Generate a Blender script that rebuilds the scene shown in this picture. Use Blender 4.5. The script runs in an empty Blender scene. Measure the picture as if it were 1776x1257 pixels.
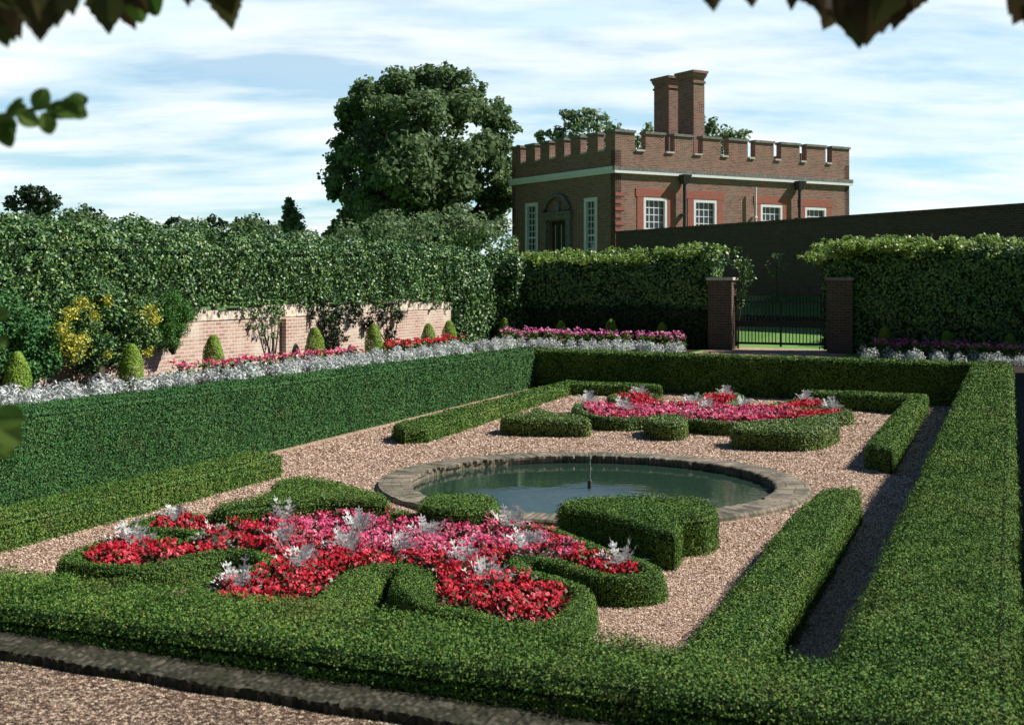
import bpy, math, random
import numpy as np
from mathutils import Vector
from mathutils.geometry import tessellate_polygon

rng = np.random.default_rng(7)
random.seed(7)
sc = bpy.context.scene
COL = sc.collection

# ------------------------------------------------------------------ camera model
F, CX, HY, CZ = 2150.0, 888.0, 485.0, 3.0      # photo pixels / horizon row / eye height
PHI = math.atan((1752 - CX) / F)               # garden axis, to the right of the view axis
SU, CU = math.sin(PHI), math.cos(PHI)

def P(px, py, z=0.0):
    d = F * (CZ - z) / (py - HY)
    return np.array([(px - CX) / F * d, d, z])
def Q(px, py, d):
    return np.array([(px - CX) / F * d, d, CZ + (HY - py) / F * d])
def W(u, v):
    return np.array([u * SU + v * CU, u * CU - v * SU])
def UV(x, y):
    return x * SU + y * CU, x * CU - y * SU
def TZ(u, v):
    return 1.0 - 0.0057 * (u - 6) - 0.010 * (v + 5)
def ur(v):      # line of the wall right of the gate
    return 37.9 - .27 * (v + 4.2)
def W3(u, v, dz=0.0):
    p = W(u, v)
    return np.array([p[0], p[1], TZ(u, v) + dz])
def v_at(px, u):
    k = (px - CX) / F
    return (k * u * CU - u * SU) / (CU + k * SU)
def u_at(px, v):
    k = (px - CX) / F
    return (v * CU + k * v * SU) / (k * CU - SU)

# ------------------------------------------------------------------ mesh helpers
class Geo:
    def __init__(s):
        s.v = []; s.f = []; s.n = 0
    def add(s, V, Fc, mat=0, r=None, smooth=False):
        V = np.asarray(V, float).reshape(-1, 3)
        Fc = np.asarray(Fc, int)
        if Fc.ndim == 1: Fc = Fc[None]
        if len(Fc) == 0: return
        if r is None: r = rng.random(len(Fc))
        s.v.append(V); s.f.append((Fc + s.n, mat, np.broadcast_to(r, (len(Fc),)), smooth)); s.n += len(V)
    def quads(s, V, mat=0, r=None):
        V = np.asarray(V, float).reshape(-1, 3)
        s.add(V, np.arange(len(V)).reshape(-1, 4), mat, r)
    def build(s, name, mats, parent=None, uv=False):
        V = np.concatenate(s.v)
        me = bpy.data.meshes.new(name)
        lt = np.concatenate([np.full(len(f[0]), f[0].shape[1]) for f in s.f])
        li = np.concatenate([f[0].ravel() for f in s.f])
        ls = np.concatenate([[0], np.cumsum(lt)[:-1]])
        me.vertices.add(len(V)); me.vertices.foreach_set('co', V.ravel())
        me.loops.add(len(li)); me.loops.foreach_set('vertex_index', li.astype(np.int32))
        me.polygons.add(len(lt)); me.polygons.foreach_set('loop_start', ls.astype(np.int32))
        me.polygons.foreach_set('material_index', np.concatenate([np.full(len(f[0]), f[1]) for f in s.f]).astype(np.int32))
        me.polygons.foreach_set('use_smooth', np.concatenate([np.full(len(f[0]), f[3]) for f in s.f]))
        me.update(calc_edges=True)
        a = me.attributes.new('rnd', 'FLOAT', 'FACE')
        a.data.foreach_set('value', np.concatenate([f[2] for f in s.f]).astype(np.float32))
        if uv:
            ul = me.uv_layers.new(name='UVMap')
            U = np.zeros((len(li), 2)); i = 0
            for p in me.polygons:
                n = p.normal
                if abs(n.z) > .7: t = Vector((1, 0, 0)); b = Vector((0, 1, 0))
                else:
                    t = Vector((-n.y, n.x, 0)).normalized(); b = Vector((0, 0, 1))
                for k in p.loop_indices:
                    c = Vector(V[li[k]]); U[k] = (c.dot(t), c.dot(b))
            ul.data.foreach_set('uv', U.ravel())
        if not isinstance(mats, (list, tuple)): mats = [mats]
        for m in mats: me.materials.append(m)
        o = bpy.data.objects.new(name, me); COL.objects.link(o)
        if parent: o.parent = parent
        return o

def box(g, o, ex, ey, ez, mat=0):
    o, ex, ey, ez = [np.asarray(a, float) for a in (o, ex, ey, ez)]
    V = [o, o + ex, o + ex + ey, o + ey, o + ez, o + ex + ez, o + ex + ey + ez, o + ey + ez]
    Fc = [[0, 3, 2, 1], [4, 5, 6, 7], [0, 1, 5, 4], [1, 2, 6, 5], [2, 3, 7, 6], [3, 0, 4, 7]]
    if np.dot(np.cross(ex, ey), ez) < 0: Fc = [f[::-1] for f in Fc]
    g.add(V, Fc, mat)

def tube(g, pts, rad, n=8, mat=0, cap=True):
    pts = [np.asarray(p, float) for p in pts]
    if np.isscalar(rad): rad = [rad] * len(pts)
    V = []
    for i, p in enumerate(pts):
        t = pts[min(i + 1, len(pts) - 1)] - pts[max(i - 1, 0)]; t /= np.linalg.norm(t)
        a = np.cross(t, [0, 0, 1.0] if abs(t[2]) < .9 else [1.0, 0, 0]); a /= np.linalg.norm(a); b = np.cross(t, a)
        for k in range(n):
            q = 2 * math.pi * k / n; V.append(p + rad[i] * (a * math.cos(q) + b * math.sin(q)))
    Fc = [[i * n + k, i * n + (k + 1) % n, (i + 1) * n + (k + 1) % n, (i + 1) * n + k] for i in range(len(pts) - 1) for k in range(n)]
    g.add(V, Fc, mat, smooth=True)
    if cap: g.add(V[-n:], [list(range(n))], mat)

def ccw(poly):
    a = 0
    for i in range(len(poly)):
        x0, y0 = poly[i][:2]; x1, y1 = poly[(i + 1) % len(poly)][:2]; a += x0 * y1 - x1 * y0
    return list(poly) if a > 0 else list(poly)[::-1]

def densify(poly, step):
    out = []
    for i in range(len(poly)):
        a = np.asarray(poly[i], float); b = np.asarray(poly[(i + 1) % len(poly)], float)
        n = max(1, int(np.linalg.norm((b - a)[:2]) / step))
        for k in range(n): out.append(a + (b - a) * k / n)
    return out

def chaikin(poly, it=1):
    for _ in range(it):
        out = []
        for i in range(len(poly)):
            a = np.asarray(poly[i], float); b = np.asarray(poly[(i + 1) % len(poly)], float)
            out += [a * .75 + b * .25, a * .25 + b * .75]
        poly = out
    return poly

def prism_tris(poly, zb, bev=0.05, step=.5):
    """poly: list of (x,y,ztop); returns V, tri index list of an open-bottomed prism with a rounded top edge"""
    poly = densify(ccw(poly), step); n = len(poly); A = np.array(poly)
    ins = np.zeros((n, 2))
    for i in range(n):
        d0 = A[i, :2] - A[i - 1, :2]; d1 = A[(i + 1) % n, :2] - A[i, :2]
        d0 /= np.linalg.norm(d0) + 1e-9; d1 /= np.linalg.norm(d1) + 1e-9
        m = np.array([-d0[1] - d1[1], d0[0] + d1[0]]); m /= np.linalg.norm(m) + 1e-9; ins[i] = m
    zbv = np.array([zb(*p[:2]) if callable(zb) else zb for p in A])
    R0 = np.c_[A[:, :2], zbv]
    R1 = np.c_[A[:, :2], A[:, 2] - bev]
    R2 = np.c_[A[:, :2] + ins * bev * .35, A[:, 2] - bev * .3]
    R3 = np.c_[A[:, :2] + ins * bev, A[:, 2]]
    V = np.concatenate([R0, R1, R2, R3]); T = []
    for r in range(3):
        for i in range(n):
            j = (i + 1) % n; a, b, c, d = r * n + i, r * n + j, (r + 1) * n + j, (r + 1) * n + i
            T += [[a, b, c], [a, c, d]]
    for t in tessellate_polygon([[Vector(p) for p in R3]]):
        t = [3 * n + k for k in t]
        nz = np.cross(V[t[1]] - V[t[0]], V[t[2]] - V[t[0]])[2]
        T.append(t if nz > 0 else t[::-1])
    return V, np.array(T)

def wob(p, s):
    x, y, z = p[:, 0] * s, p[:, 1] * s, p[:, 2] * s
    return (np.sin(x * 1.7 + 1.3 * np.sin(y * 1.1) + z) + np.sin(y * 2.3 + 1.7 * np.sin(z * 1.9 + x * .7)) + np.sin(z * 2.9 + x * 1.1 - y * 1.9)) / 3

def cards(g, c, nrm, size, mat=0, tilt=.6, asp=.6, up=0.0, r=None, stilt=None):
    """leaf-shaped (rhombic) faces at c, facing about nrm; up>0 makes the long axis stand up"""
    n = len(c)
    if n == 0: return
    if stilt is not None: tl = np.where(np.abs(nrm[:, 2]) > .5, tilt, stilt)[:, None]
    else: tl = tilt
    nn = nrm + rng.normal(size=(n, 3)) * tl
    nn /= np.linalg.norm(nn, axis=1)[:, None] + 1e-9
    t = rng.normal(size=(n, 3)); t[:, 2] += up
    t -= nn * np.sum(t * nn, axis=1)[:, None]; t /= np.linalg.norm(t, axis=1)[:, None] + 1e-9
    b = np.cross(nn, t)
    size = np.broadcast_to(size, (n,))
    L = (size * rng.uniform(.7, 1.35, n))[:, None]; Wd = L * asp * rng.uniform(.8, 1.2, (n, 1))
    V = np.stack([c - t * L * .5, c + b * Wd * .5 - t * L * .08, c + t * L * .5, c - b * Wd * .5 - t * L * .08], 1)
    g.quads(V, mat, r)

def scatter(V, T, smin, cover, kpx=0.0017, camlod=True, amp=0.0, ws=3.0):
    """random points with normals over a triangle set; leaves grow with distance from the eye"""
    a, b, c = V[T[:, 0]], V[T[:, 1]], V[T[:, 2]]
    cr = np.cross(b - a, c - a); ar = np.linalg.norm(cr, axis=1) / 2
    nt = cr / (2 * ar[:, None] + 1e-12)
    # longest triangles: per-triangle LOD from its nearest vertex is enough after densify; use sample rejection
    dmin = max(1.5, min(np.linalg.norm(V - [0, 0, CZ], axis=1)))
    s0 = max(smin, kpx * dmin)
    N = int(ar.sum() * cover / (s0 * s0 * .45))
    k = rng.choice(len(T), N, p=ar / ar.sum())
    r1 = np.sqrt(rng.random(N)); r2 = rng.random(N)
    p = a[k] * (1 - r1)[:, None] + b[k] * (r1 * (1 - r2))[:, None] + c[k] * (r1 * r2)[:, None]
    n = nt[k]
    d = np.linalg.norm(p - [0, 0, CZ], axis=1); s = np.maximum(smin, kpx * d)
    ok = rng.random(N) < (s0 / s) ** 2
    p, n, s = p[ok], n[ok], s[ok]
    if amp: p = p + n * (wob(p, ws) * amp)[:, None]
    return p, n, s

# ------------------------------------------------------------------ materials
def newmat(name):
    m = bpy.data.materials.new(name); m.use_nodes = True
    nt = m.node_tree; b = nt.nodes['Principled BSDF']
    return m, nt, b
def nd(nt, t, **kw):
    n = nt.nodes.new(t)
    for k, v in kw.items(): setattr(n, k, v)
    return n
def ramp(nt, stops, inter='LINEAR'):
    r = nd(nt, 'ShaderNodeValToRGB'); e = r.color_ramp.elements; r.color_ramp.interpolation = inter
    while len(e) < len(stops): e.new(.5)
    for i, (p, c) in enumerate(stops): e[i].position = p; e[i].color = (*c, 1)
    return r

def leafmat(name, cols, rough=.5, spec=.35, trans=.0, patch=.35, pscale=1.2, brown=0):
    m, nt, b = newmat(name)
    at = nd(nt, 'ShaderNodeAttribute', attribute_name='rnd')
    r = ramp(nt, [(i / (len(cols) - 1), c) for i, c in enumerate(cols)])
    geo = nd(nt, 'ShaderNodeNewGeometry')
    no = nd(nt, 'ShaderNodeTexNoise'); no.inputs['Scale'].default_value = pscale; no.inputs['Detail'].default_value = 3
    nt.links.new(geo.outputs['Position'], no.inputs['Vector'])
    ma = nd(nt, 'ShaderNodeMath', operation='MULTIPLY_ADD'); ma.inputs[1].default_value = patch * 2; ma.inputs[2].default_value = -patch
    nt.links.new(no.outputs['Fac'], ma.inputs[0])
    ad = nd(nt, 'ShaderNodeMath', operation='ADD'); nt.links.new(at.outputs['Fac'], ad.inputs[0]); nt.links.new(ma.outputs[0], ad.inputs[1])
    nt.links.new(ad.outputs[0], r.inputs[0])
    src = r.outputs[0]
    if brown:
        n3 = nd(nt, 'ShaderNodeTexNoise'); n3.inputs['Scale'].default_value = 2.3; n3.inputs['Detail'].default_value = 6; n3.inputs['Roughness'].default_value = .7
        nt.links.new(geo.outputs['Position'], n3.inputs['Vector'])
        r3 = ramp(nt, [(.54, (0, 0, 0)), (.72, (brown, brown, brown))]); nt.links.new(n3.outputs['Fac'], r3.inputs[0])
        mxb = nd(nt, 'ShaderNodeMix', data_type='RGBA'); nt.links.new(r3.outputs[0], mxb.inputs[0]); nt.links.new(src, mxb.inputs[6]); mxb.inputs[7].default_value = (.115, .105, .04, 1)
        src = mxb.outputs[2]
    nt.links.new(src, b.inputs['Base Color'])
    b.inputs['Roughness'].default_value = rough
    b.inputs['Specular IOR Level'].default_value = spec
    if trans:
        tr = nd(nt, 'ShaderNodeBsdfTranslucent'); nt.links.new(r.outputs[0], tr.inputs['Color'])
        mx = nd(nt, 'ShaderNodeMixShader'); mx.inputs[0].default_value = trans
        nt.links.new(b.outputs[0], mx.inputs[1]); nt.links.new(tr.outputs[0], mx.inputs[2])
        nt.links.new(mx.outputs[0], nt.nodes['Material Output'].inputs['Surface'])
    return m

def flatmat(name, col, rough=.6, spec=.3, var=.25, scale=6, metal=0.0, bump=0.0):
    m, nt, b = newmat(name)
    tc = nd(nt, 'ShaderNodeTexCoord'); no = nd(nt, 'ShaderNodeTexNoise'); no.inputs['Scale'].default_value = scale; no.inputs['Detail'].default_value = 6
    nt.links.new(tc.outputs['Object'], no.inputs['Vector'])
    c = np.array(col); r = ramp(nt, [(.3, tuple(np.clip(c * (1 - var), 0, 1))), (.7, tuple(np.clip(c * (1 + var), 0, 1)))])
    nt.links.new(no.outputs['Fac'], r.inputs[0]); nt.links.new(r.outputs[0], b.inputs['Base Color'])
    b.inputs['Roughness'].default_value = rough; b.inputs['Specular IOR Level'].default_value = spec; b.inputs['Metallic'].default_value = metal
    if bump:
        bp = nd(nt, 'ShaderNodeBump'); bp.inputs['Strength'].default_value = bump; bp.inputs['Distance'].default_value = .02
        nt.links.new(no.outputs['Fac'], bp.inputs['Height']); nt.links.new(bp.outputs[0], b.inputs['Normal'])
    return m

def gravelmat(name, s, cols):
    m, nt, b = newmat(name)
    tc = nd(nt, 'ShaderNodeTexCoord')
    vo = nd(nt, 'ShaderNodeTexVoronoi'); vo.inputs['Scale'].default_value = s
    nt.links.new(tc.outputs['Object'], vo.inputs['Vector'])
    sp = nd(nt, 'ShaderNodeSeparateColor'); nt.links.new(vo.outputs['Color'], sp.inputs[0])
    vo2 = nd(nt, 'ShaderNodeTexVoronoi'); vo2.inputs['Scale'].default_value = s * .6
    nt.links.new(tc.outputs['Object'], vo2.inputs['Vector'])
    sp2 = nd(nt, 'ShaderNodeSeparateColor'); nt.links.new(vo2.outputs['Color'], sp2.inputs[0])
    mx = nd(nt, 'ShaderNodeMath', operation='MULTIPLY_ADD'); mx.inputs[1].default_value = .45
    m2 = nd(nt, 'ShaderNodeMath', operation='MULTIPLY'); m2.inputs[1].default_value = .55
    nt.links.new(sp.outputs[0], m2.inputs[0]); nt.links.new(sp2.outputs[1], mx.inputs[0]); nt.links.new(m2.outputs[0], mx.inputs[2])
    r = ramp(nt, [(i / (len(cols) - 1) * .7 + .15, c) for i, c in enumerate(cols)])
    nt.links.new(mx.outputs[0], r.inputs[0])
    no = nd(nt, 'ShaderNodeTexNoise'); no.inputs['Scale'].default_value = .9; no.inputs['Detail'].default_value = 5
    nt.links.new(tc.outputs['Object'], no.inputs['Vector'])
    rr = ramp(nt, [(.3, (.80, .79, .77)), (.7, (1.08, 1.07, 1.05))]); nt.links.new(no.outputs['Fac'], rr.inputs[0])
    mc = nd(nt, 'ShaderNodeMix', data_type='RGBA', blend_type='MULTIPLY'); mc.inputs['Factor'].default_value = 1
    nt.links.new(r.outputs[0], mc.inputs[6]); nt.links.new(rr.outputs[0], mc.inputs[7])
    nt.links.new(mc.outputs[2], b.inputs['Base Color'])
    b.inputs['Roughness'].default_value = .85; b.inputs['Specular IOR Level'].default_value = .2
    bp = nd(nt, 'ShaderNodeBump'); bp.inputs['Strength'].default_value = .9; bp.inputs['Distance'].default_value = .012
    inv = nd(nt, 'ShaderNodeMath', operation='SUBTRACT'); inv.inputs[0].default_value = 1
    nt.links.new(vo.outputs['Distance'], inv.inputs[1]); nt.links.new(inv.outputs[0], bp.inputs['Height'])
    nt.links.new(bp.outputs[0], b.inputs['Normal'])
    return m

def brickmat(name, c1, c2, mortar, bw=.24, bh=.08, stain=.4, staincol=(.1, .09, .07), spec=.15):
    m, nt, b = newmat(name)
    tc = nd(nt, 'ShaderNodeTexCoord')
    br = nd(nt, 'ShaderNodeTexBrick'); br.inputs['Scale'].default_value = 1
    br.inputs['Brick Width'].default_value = bw; br.inputs['Row Height'].default_value = bh; br.inputs['Mortar Size'].default_value = .010
    br.inputs['Mortar Smooth'].default_value = .3; br.inputs['Bias'].default_value = 0
    br.inputs['Color1'].default_value = (*c1, 1); br.inputs['Color2'].default_value = (*c2, 1); br.inputs['Mortar'].default_value = (*mortar, 1)
    nt.links.new(tc.outputs['UV'], br.inputs['Vector'])
    no = nd(nt, 'ShaderNodeTexNoise'); no.inputs['Scale'].default_value = 1.3; no.inputs['Detail'].default_value = 8; no.inputs['Roughness'].default_value = .7
    nt.links.new(tc.outputs['Object'], no.inputs['Vector'])
    r = ramp(nt, [(.42, (0, 0, 0)), (.7, (1, 1, 1))]); nt.links.new(no.outputs['Fac'], r.inputs[0])
    f = nd(nt, 'ShaderNodeMath', operation='MULTIPLY'); f.inputs[1].default_value = stain; nt.links.new(r.outputs[0], f.inputs[0])
    mc = nd(nt, 'ShaderNodeMix', data_type='RGBA'); nt.links.new(f.outputs[0], mc.inputs[0])
    nt.links.new(br.outputs['Color'], mc.inputs[6]); mc.inputs[7].default_value = (*staincol, 1)
    nt.links.new(mc.outputs[2], b.inputs['Base Color'])
    b.inputs['Roughness'].default_value = .9; b.inputs['Specular IOR Level'].default_value = spec
    bp = nd(nt, 'ShaderNodeBump'); bp.inputs['Strength'].default_value = .6; bp.inputs['Distance'].default_value = .012; bp.invert = True
    nt.links.new(br.outputs['Fac'], bp.inputs['Height']); nt.links.new(bp.outputs[0], b.inputs['Normal'])
    return m

M = {}
M['core'] = flatmat('hedge core', (.014, .03, .011), .9, .05)
M['box'] = leafmat('box leaf', [(.018, .055, .012), (.050, .135, .024), (.090, .20, .032), (.145, .25, .048), (.23, .29, .07)], .65, .12, brown=.6)
M['boxyellow'] = leafmat('young box leaf', [(.04, .085, .02), (.09, .17, .03), (.15, .235, .045), (.23, .29, .07)], .5, .3)
M['yew'] = leafmat('yew leaf', [(.016, .062, .022), (.038, .130, .040), (.068, .19, .054), (.12, .25, .075)], .65, .12, brown=.45)
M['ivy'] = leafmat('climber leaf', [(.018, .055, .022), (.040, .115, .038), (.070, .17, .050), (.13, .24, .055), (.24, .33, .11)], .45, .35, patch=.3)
M['ivybright'] = leafmat('sunlight-tinted climber leaf', [(.09, .19, .03), (.19, .32, .05), (.30, .42, .09), (.42, .50, .22)], .45, .3, .3, .25)  # lighter climber leaf for the crests; sunlight on top put into the colour
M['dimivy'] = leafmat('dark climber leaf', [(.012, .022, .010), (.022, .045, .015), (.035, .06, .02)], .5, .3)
M['tree'] = leafmat('broadleaf', [(.07, .12, .055), (.12, .195, .085), (.17, .26, .11), (.235, .325, .15)], .6, .15, .45, .3, .25)
M['treelight'] = leafmat('pale broadleaf', [(.08, .14, .07), (.14, .22, .10), (.20, .29, .13), (.28, .36, .19)], .55, .25, .4)
M['treedark'] = leafmat('distant dark leaf', [(.022, .042, .024), (.036, .064, .034), (.055, .09, .045)], .6, .2)
M['conifer'] = leafmat('bright conifer', [(.13, .22, .025), (.21, .34, .04), (.30, .45, .07)], .6, .2, .1)
M['feather'] = leafmat('feathery green', [(.03, .10, .02), (.06, .18, .03), (.10, .25, .045)], .6, .2, .1)
M['gold'] = leafmat('golden leaf', [(.26, .29, .03), (.44, .43, .05), (.62, .56, .10)], .5, .3, .1)
M['red'] = leafmat('red begonia', [(.30, .006, .016), (.48, .014, .032), (.60, .035, .06), (.70, .16, .19)], .55, .12, .2, .15)
M['pink'] = leafmat('pink begonia', [(.46, .022, .09), (.62, .065, .175), (.70, .15, .28), (.80, .40, .51)], .55, .12, .2, .15)
M['mauve'] = leafmat('mauve pink flower', [(.40, .05, .20), (.62, .13, .36), (.75, .32, .52)], .5, .3, .1, .15)
M['bronze'] = leafmat('begonia leaf', [(.035, .06, .015), (.09, .05, .02), (.05, .10, .025)], .45, .3)
M['silver'] = leafmat('silver leaf', [(.26, .28, .29), (.43, .46, .47), (.59, .61, .62), (.74, .76, .76)], .75, .1, .15, .1, .2)
M['silverpale'] = leafmat('pale silver leaf', [(.44, .46, .46), (.58, .60, .59), (.72, .73, .72)], .75, .1, .25, .2)
M['canopy'] = leafmat('overhanging shade-darkened leaf', [(.045, .030, .016), (.06, .045, .020), (.06, .075, .022)], .5, .1, .35)  # dark brown colour takes the place of tree shade on these leaves
M['canopygreen'] = leafmat('overhanging green leaf', [(.05, .11, .02), (.09, .17, .03), (.14, .22, .045)], .5, .2, .45)
M['bark'] = flatmat('bark', (.07, .055, .04), .9, .1, .4, 5, bump=.6)
M['gravel'] = gravelmat('pink gravel', 75, [(.10, .06, .045), (.34, .225, .16), (.54, .38, .28), (.76, .60, .48)])
M['gravelnear'] = gravelmat('brown gravel', 90, [(.012, .008, .006), (.085, .05, .032), (.24, .155, .105), (.72, .57, .43)])
M['grass'] = leafmat('lawn', [(.06, .15, .03), (.11, .24, .05), (.16, .30, .07)], .7, .2, 0, .5, 3)
M['soil'] = flatmat('soil', (.035, .026, .018), .95, .1, .5, 9, bump=.6)
M['kerb'] = leafmat('mossy shade-darkened kerb brick', [(.018, .018, .012), (.034, .031, .022), (.028, .033, .017), (.05, .046, .034), (.085, .078, .06)], .9, .1, 0, .45, 9)  # mossy brick, with the hedge's shade over the kerb put into the colour
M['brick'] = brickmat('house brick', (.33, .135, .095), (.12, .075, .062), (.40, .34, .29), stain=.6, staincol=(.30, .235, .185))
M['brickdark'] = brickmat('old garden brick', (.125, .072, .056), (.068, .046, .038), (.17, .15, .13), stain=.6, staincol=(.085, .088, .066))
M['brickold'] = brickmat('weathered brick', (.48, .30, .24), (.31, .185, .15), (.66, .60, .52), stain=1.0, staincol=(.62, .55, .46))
M['brickred'] = flatmat('rubbed red brick', (.34, .125, .095), .85, .15, .3, 20)
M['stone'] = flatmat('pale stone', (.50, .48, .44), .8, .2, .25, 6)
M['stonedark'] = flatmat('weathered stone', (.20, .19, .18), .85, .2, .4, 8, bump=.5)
M['coping'] = flatmat('capping stone', (.56, .48, .39), .85, .2, .5, 9, bump=.9)
M['white'] = flatmat('white paint', (.78, .80, .82), .5, .3, .06)
M['iron'] = flatmat('black iron', (.012, .012, .013), .5, .4, .3)
M['lead'] = flatmat('lead pipe', (.05, .05, .055), .6, .3, .3)
M['roof'] = flatmat('lead roof', (.12, .12, .125), .7, .3)
M['door'] = flatmat('dark door', (.04, .03, .025), .6, .3)
M['copper'] = flatmat('verdigris pipe', (.12, .17, .15), .5, .4, .4, 20)
M['curtain'] = flatmat('room interior', (.02, .02, .022), .9, .1)
m, nt, b = newmat('window glass'); b.inputs['Base Color'].default_value = (.03, .045, .07, 1); b.inputs['Roughness'].default_value = .05; b.inputs['Specular IOR Level'].default_value = 1.0; M['glass'] = m
m, nt, b = newmat('pond water')
b.inputs['Base Color'].default_value = (.020, .044, .032, 1); b.inputs['Roughness'].default_value = .04; b.inputs['IOR'].default_value = 2.6
tc = nd(nt, 'ShaderNodeTexCoord')      # calm water with a wind-ruffled patch towards the near side
no = nd(nt, 'ShaderNodeTexNoise'); no.inputs['Scale'].default_value = 7; no.inputs['Detail'].default_value = 3
mpw = nd(nt, 'ShaderNodeMapping'); mpw.inputs['Scale'].default_value = (.6, 1.5, 1); nt.links.new(tc.outputs['Object'], mpw.inputs[0]); nt.links.new(mpw.outputs[0], no.inputs['Vector'])
vd = nd(nt, 'ShaderNodeVectorMath', operation='DISTANCE'); vd.inputs[1].default_value = (.9, 16.9, -.05)
n2 = nd(nt, 'ShaderNodeTexNoise'); n2.inputs['Scale'].default_value = 1.1; n2.inputs['Detail'].default_value = 4; nt.links.new(tc.outputs['Object'], n2.inputs['Vector'])
sc2 = nd(nt, 'ShaderNodeMapping'); sc2.inputs['Scale'].default_value = (1, 1, 1); nt.links.new(tc.outputs['Object'], sc2.inputs[0]); nt.links.new(sc2.outputs[0], vd.inputs[0])
ad = nd(nt, 'ShaderNodeMath', operation='MULTIPLY_ADD'); ad.inputs[1].default_value = 1.6; nt.links.new(n2.outputs['Fac'], ad.inputs[0]); nt.links.new(vd.outputs['Value'], ad.inputs[2])
rw = ramp(nt, [(.0, (1, 1, 1)), (.42, (1, 1, 1)), (.62, (.04, .04, .04))]); dv = nd(nt, 'ShaderNodeMath', operation='DIVIDE'); dv.inputs[1].default_value = 4.2
nt.links.new(ad.outputs[0], dv.inputs[0]); nt.links.new(dv.outputs[0], rw.inputs[0])
rro = nd(nt, 'ShaderNodeMath', operation='MULTIPLY_ADD'); rro.inputs[1].default_value = .36; rro.inputs[2].default_value = .03; nt.links.new(rw.outputs[0], rro.inputs[0]); nt.links.new(rro.outputs[0], b.inputs['Roughness'])
bp = nd(nt, 'ShaderNodeBump'); bp.inputs['Distance'].default_value = .03
nt.links.new(rw.outputs[0], bp.inputs['Strength'])
nt.links.new(no.outputs['Fac'], bp.inputs['Height']); nt.links.new(bp.outputs[0], b.inputs['Normal'])
M['water'] = m
# brick-on-edge coping of the pond: radial courses
m, nt, b = newmat('pond coping brick')
tc = nd(nt, 'ShaderNodeTexCoord'); br = nd(nt, 'ShaderNodeTexBrick'); br.inputs['Scale'].default_value = 1
br.inputs['Brick Width'].default_value = .25; br.inputs['Row Height'].default_value = .085; br.inputs['Mortar Size'].default_value = .009
br.inputs['Color1'].default_value = (.27, .22, .165, 1); br.inputs['Color2'].default_value = (.12, .105, .08, 1); br.inputs['Mortar'].default_value = (.07, .065, .05, 1)
nt.links.new(tc.outputs['UV'], br.inputs['Vector'])
no = nd(nt, 'ShaderNodeTexNoise'); no.inputs['Scale'].default_value = 3; no.inputs['Detail'].default_value = 8; nt.links.new(tc.outputs['Object'], no.inputs['Vector'])
r = ramp(nt, [(.4, (.55, .6, .5)), (.65, (1.25, 1.2, 1.15))]); nt.links.new(no.outputs['Fac'], r.inputs[0])
mc = nd(nt, 'ShaderNodeMix', data_type='RGBA', blend_type='MULTIPLY'); mc.inputs[0].default_value = 1
nt.links.new(br.outputs['Color'], mc.inputs[6]); nt.links.new(r.outputs[0], mc.inputs[7]); nt.links.new(mc.outputs[2], b.inputs['Base Color'])
b.inputs['Roughness'].default_value = .85
bp = nd(nt, 'ShaderNodeBump'); bp.inputs['Strength'].default_value = .7; bp.inputs['Distance'].default_value = .015; bp.invert = True
nt.links.new(br.outputs['Fac'], bp.inputs['Height']); nt.links.new(bp.outputs[0], b.inputs['Normal'])
M['pondbrick'] = m

# ------------------------------------------------------------------ object tagging
def tag(o, label=None, cat=None, group=None, kind=None):
    if label: o['label'] = label
    if cat: o['category'] = cat
    if group: o['group'] = group
    if kind: o['kind'] = kind
    return o
def thing(name, label, cat, loc=(0, 0, 0), group=None):
    o = bpy.data.objects.new(name, None); COL.objects.link(o); o.location = loc
    o.empty_display_size = .3
    return tag(o, label, cat, group)
def recentre(o):
    """move a mesh's origin to the base of its bounding box"""
    me = o.data; n = len(me.vertices); c = np.empty(n * 3); me.vertices.foreach_get('co', c); c = c.reshape(-1, 3)
    k = np.array([(c[:, 0].min() + c[:, 0].max()) / 2, (c[:, 1].min() + c[:, 1].max()) / 2, c[:, 2].min()])
    me.vertices.foreach_set('co', (c - k).ravel()); me.update(); o.location = k
    return o

# ------------------------------------------------------------------ hedges
def hedge(name, poly, zb, label, cat='hedge', group=None, leaf='box', smin=.012, kpx=.00135, cover=2.0, bev=.06, amp=.03, ws=2.5, tilt=.55, asp=.6, step=.5, loose=.055, core='core', up=0, stilt=.4):
    V, T = prism_tris(poly, zb, bev, step)
    g = Geo(); g.add(V, T, 0)
    p, n, s = scatter(V, T, smin, cover, kpx)
    p = p + n * ((loose * 1.15 * rng.random(len(p)) ** 1.3 - .008) + amp * np.maximum(wob(p, ws) * .6 + wob(p, ws * 2.7) * .4, -.15))[:, None]
    cards(g, p, n, s, 1, tilt, asp, up, stilt=stilt)
    o = g.build(name, [M[core], M[leaf]])
    tag(o, label, cat, group); return recentre(o)

def pp(lst, z):
    return [P(a, b_, z if len(c) == 0 else c[0]) for a, b_, *c in lst]
def wz(lst):
    return [np.array([*W(u, v), z]) for u, v, z in lst]

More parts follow.
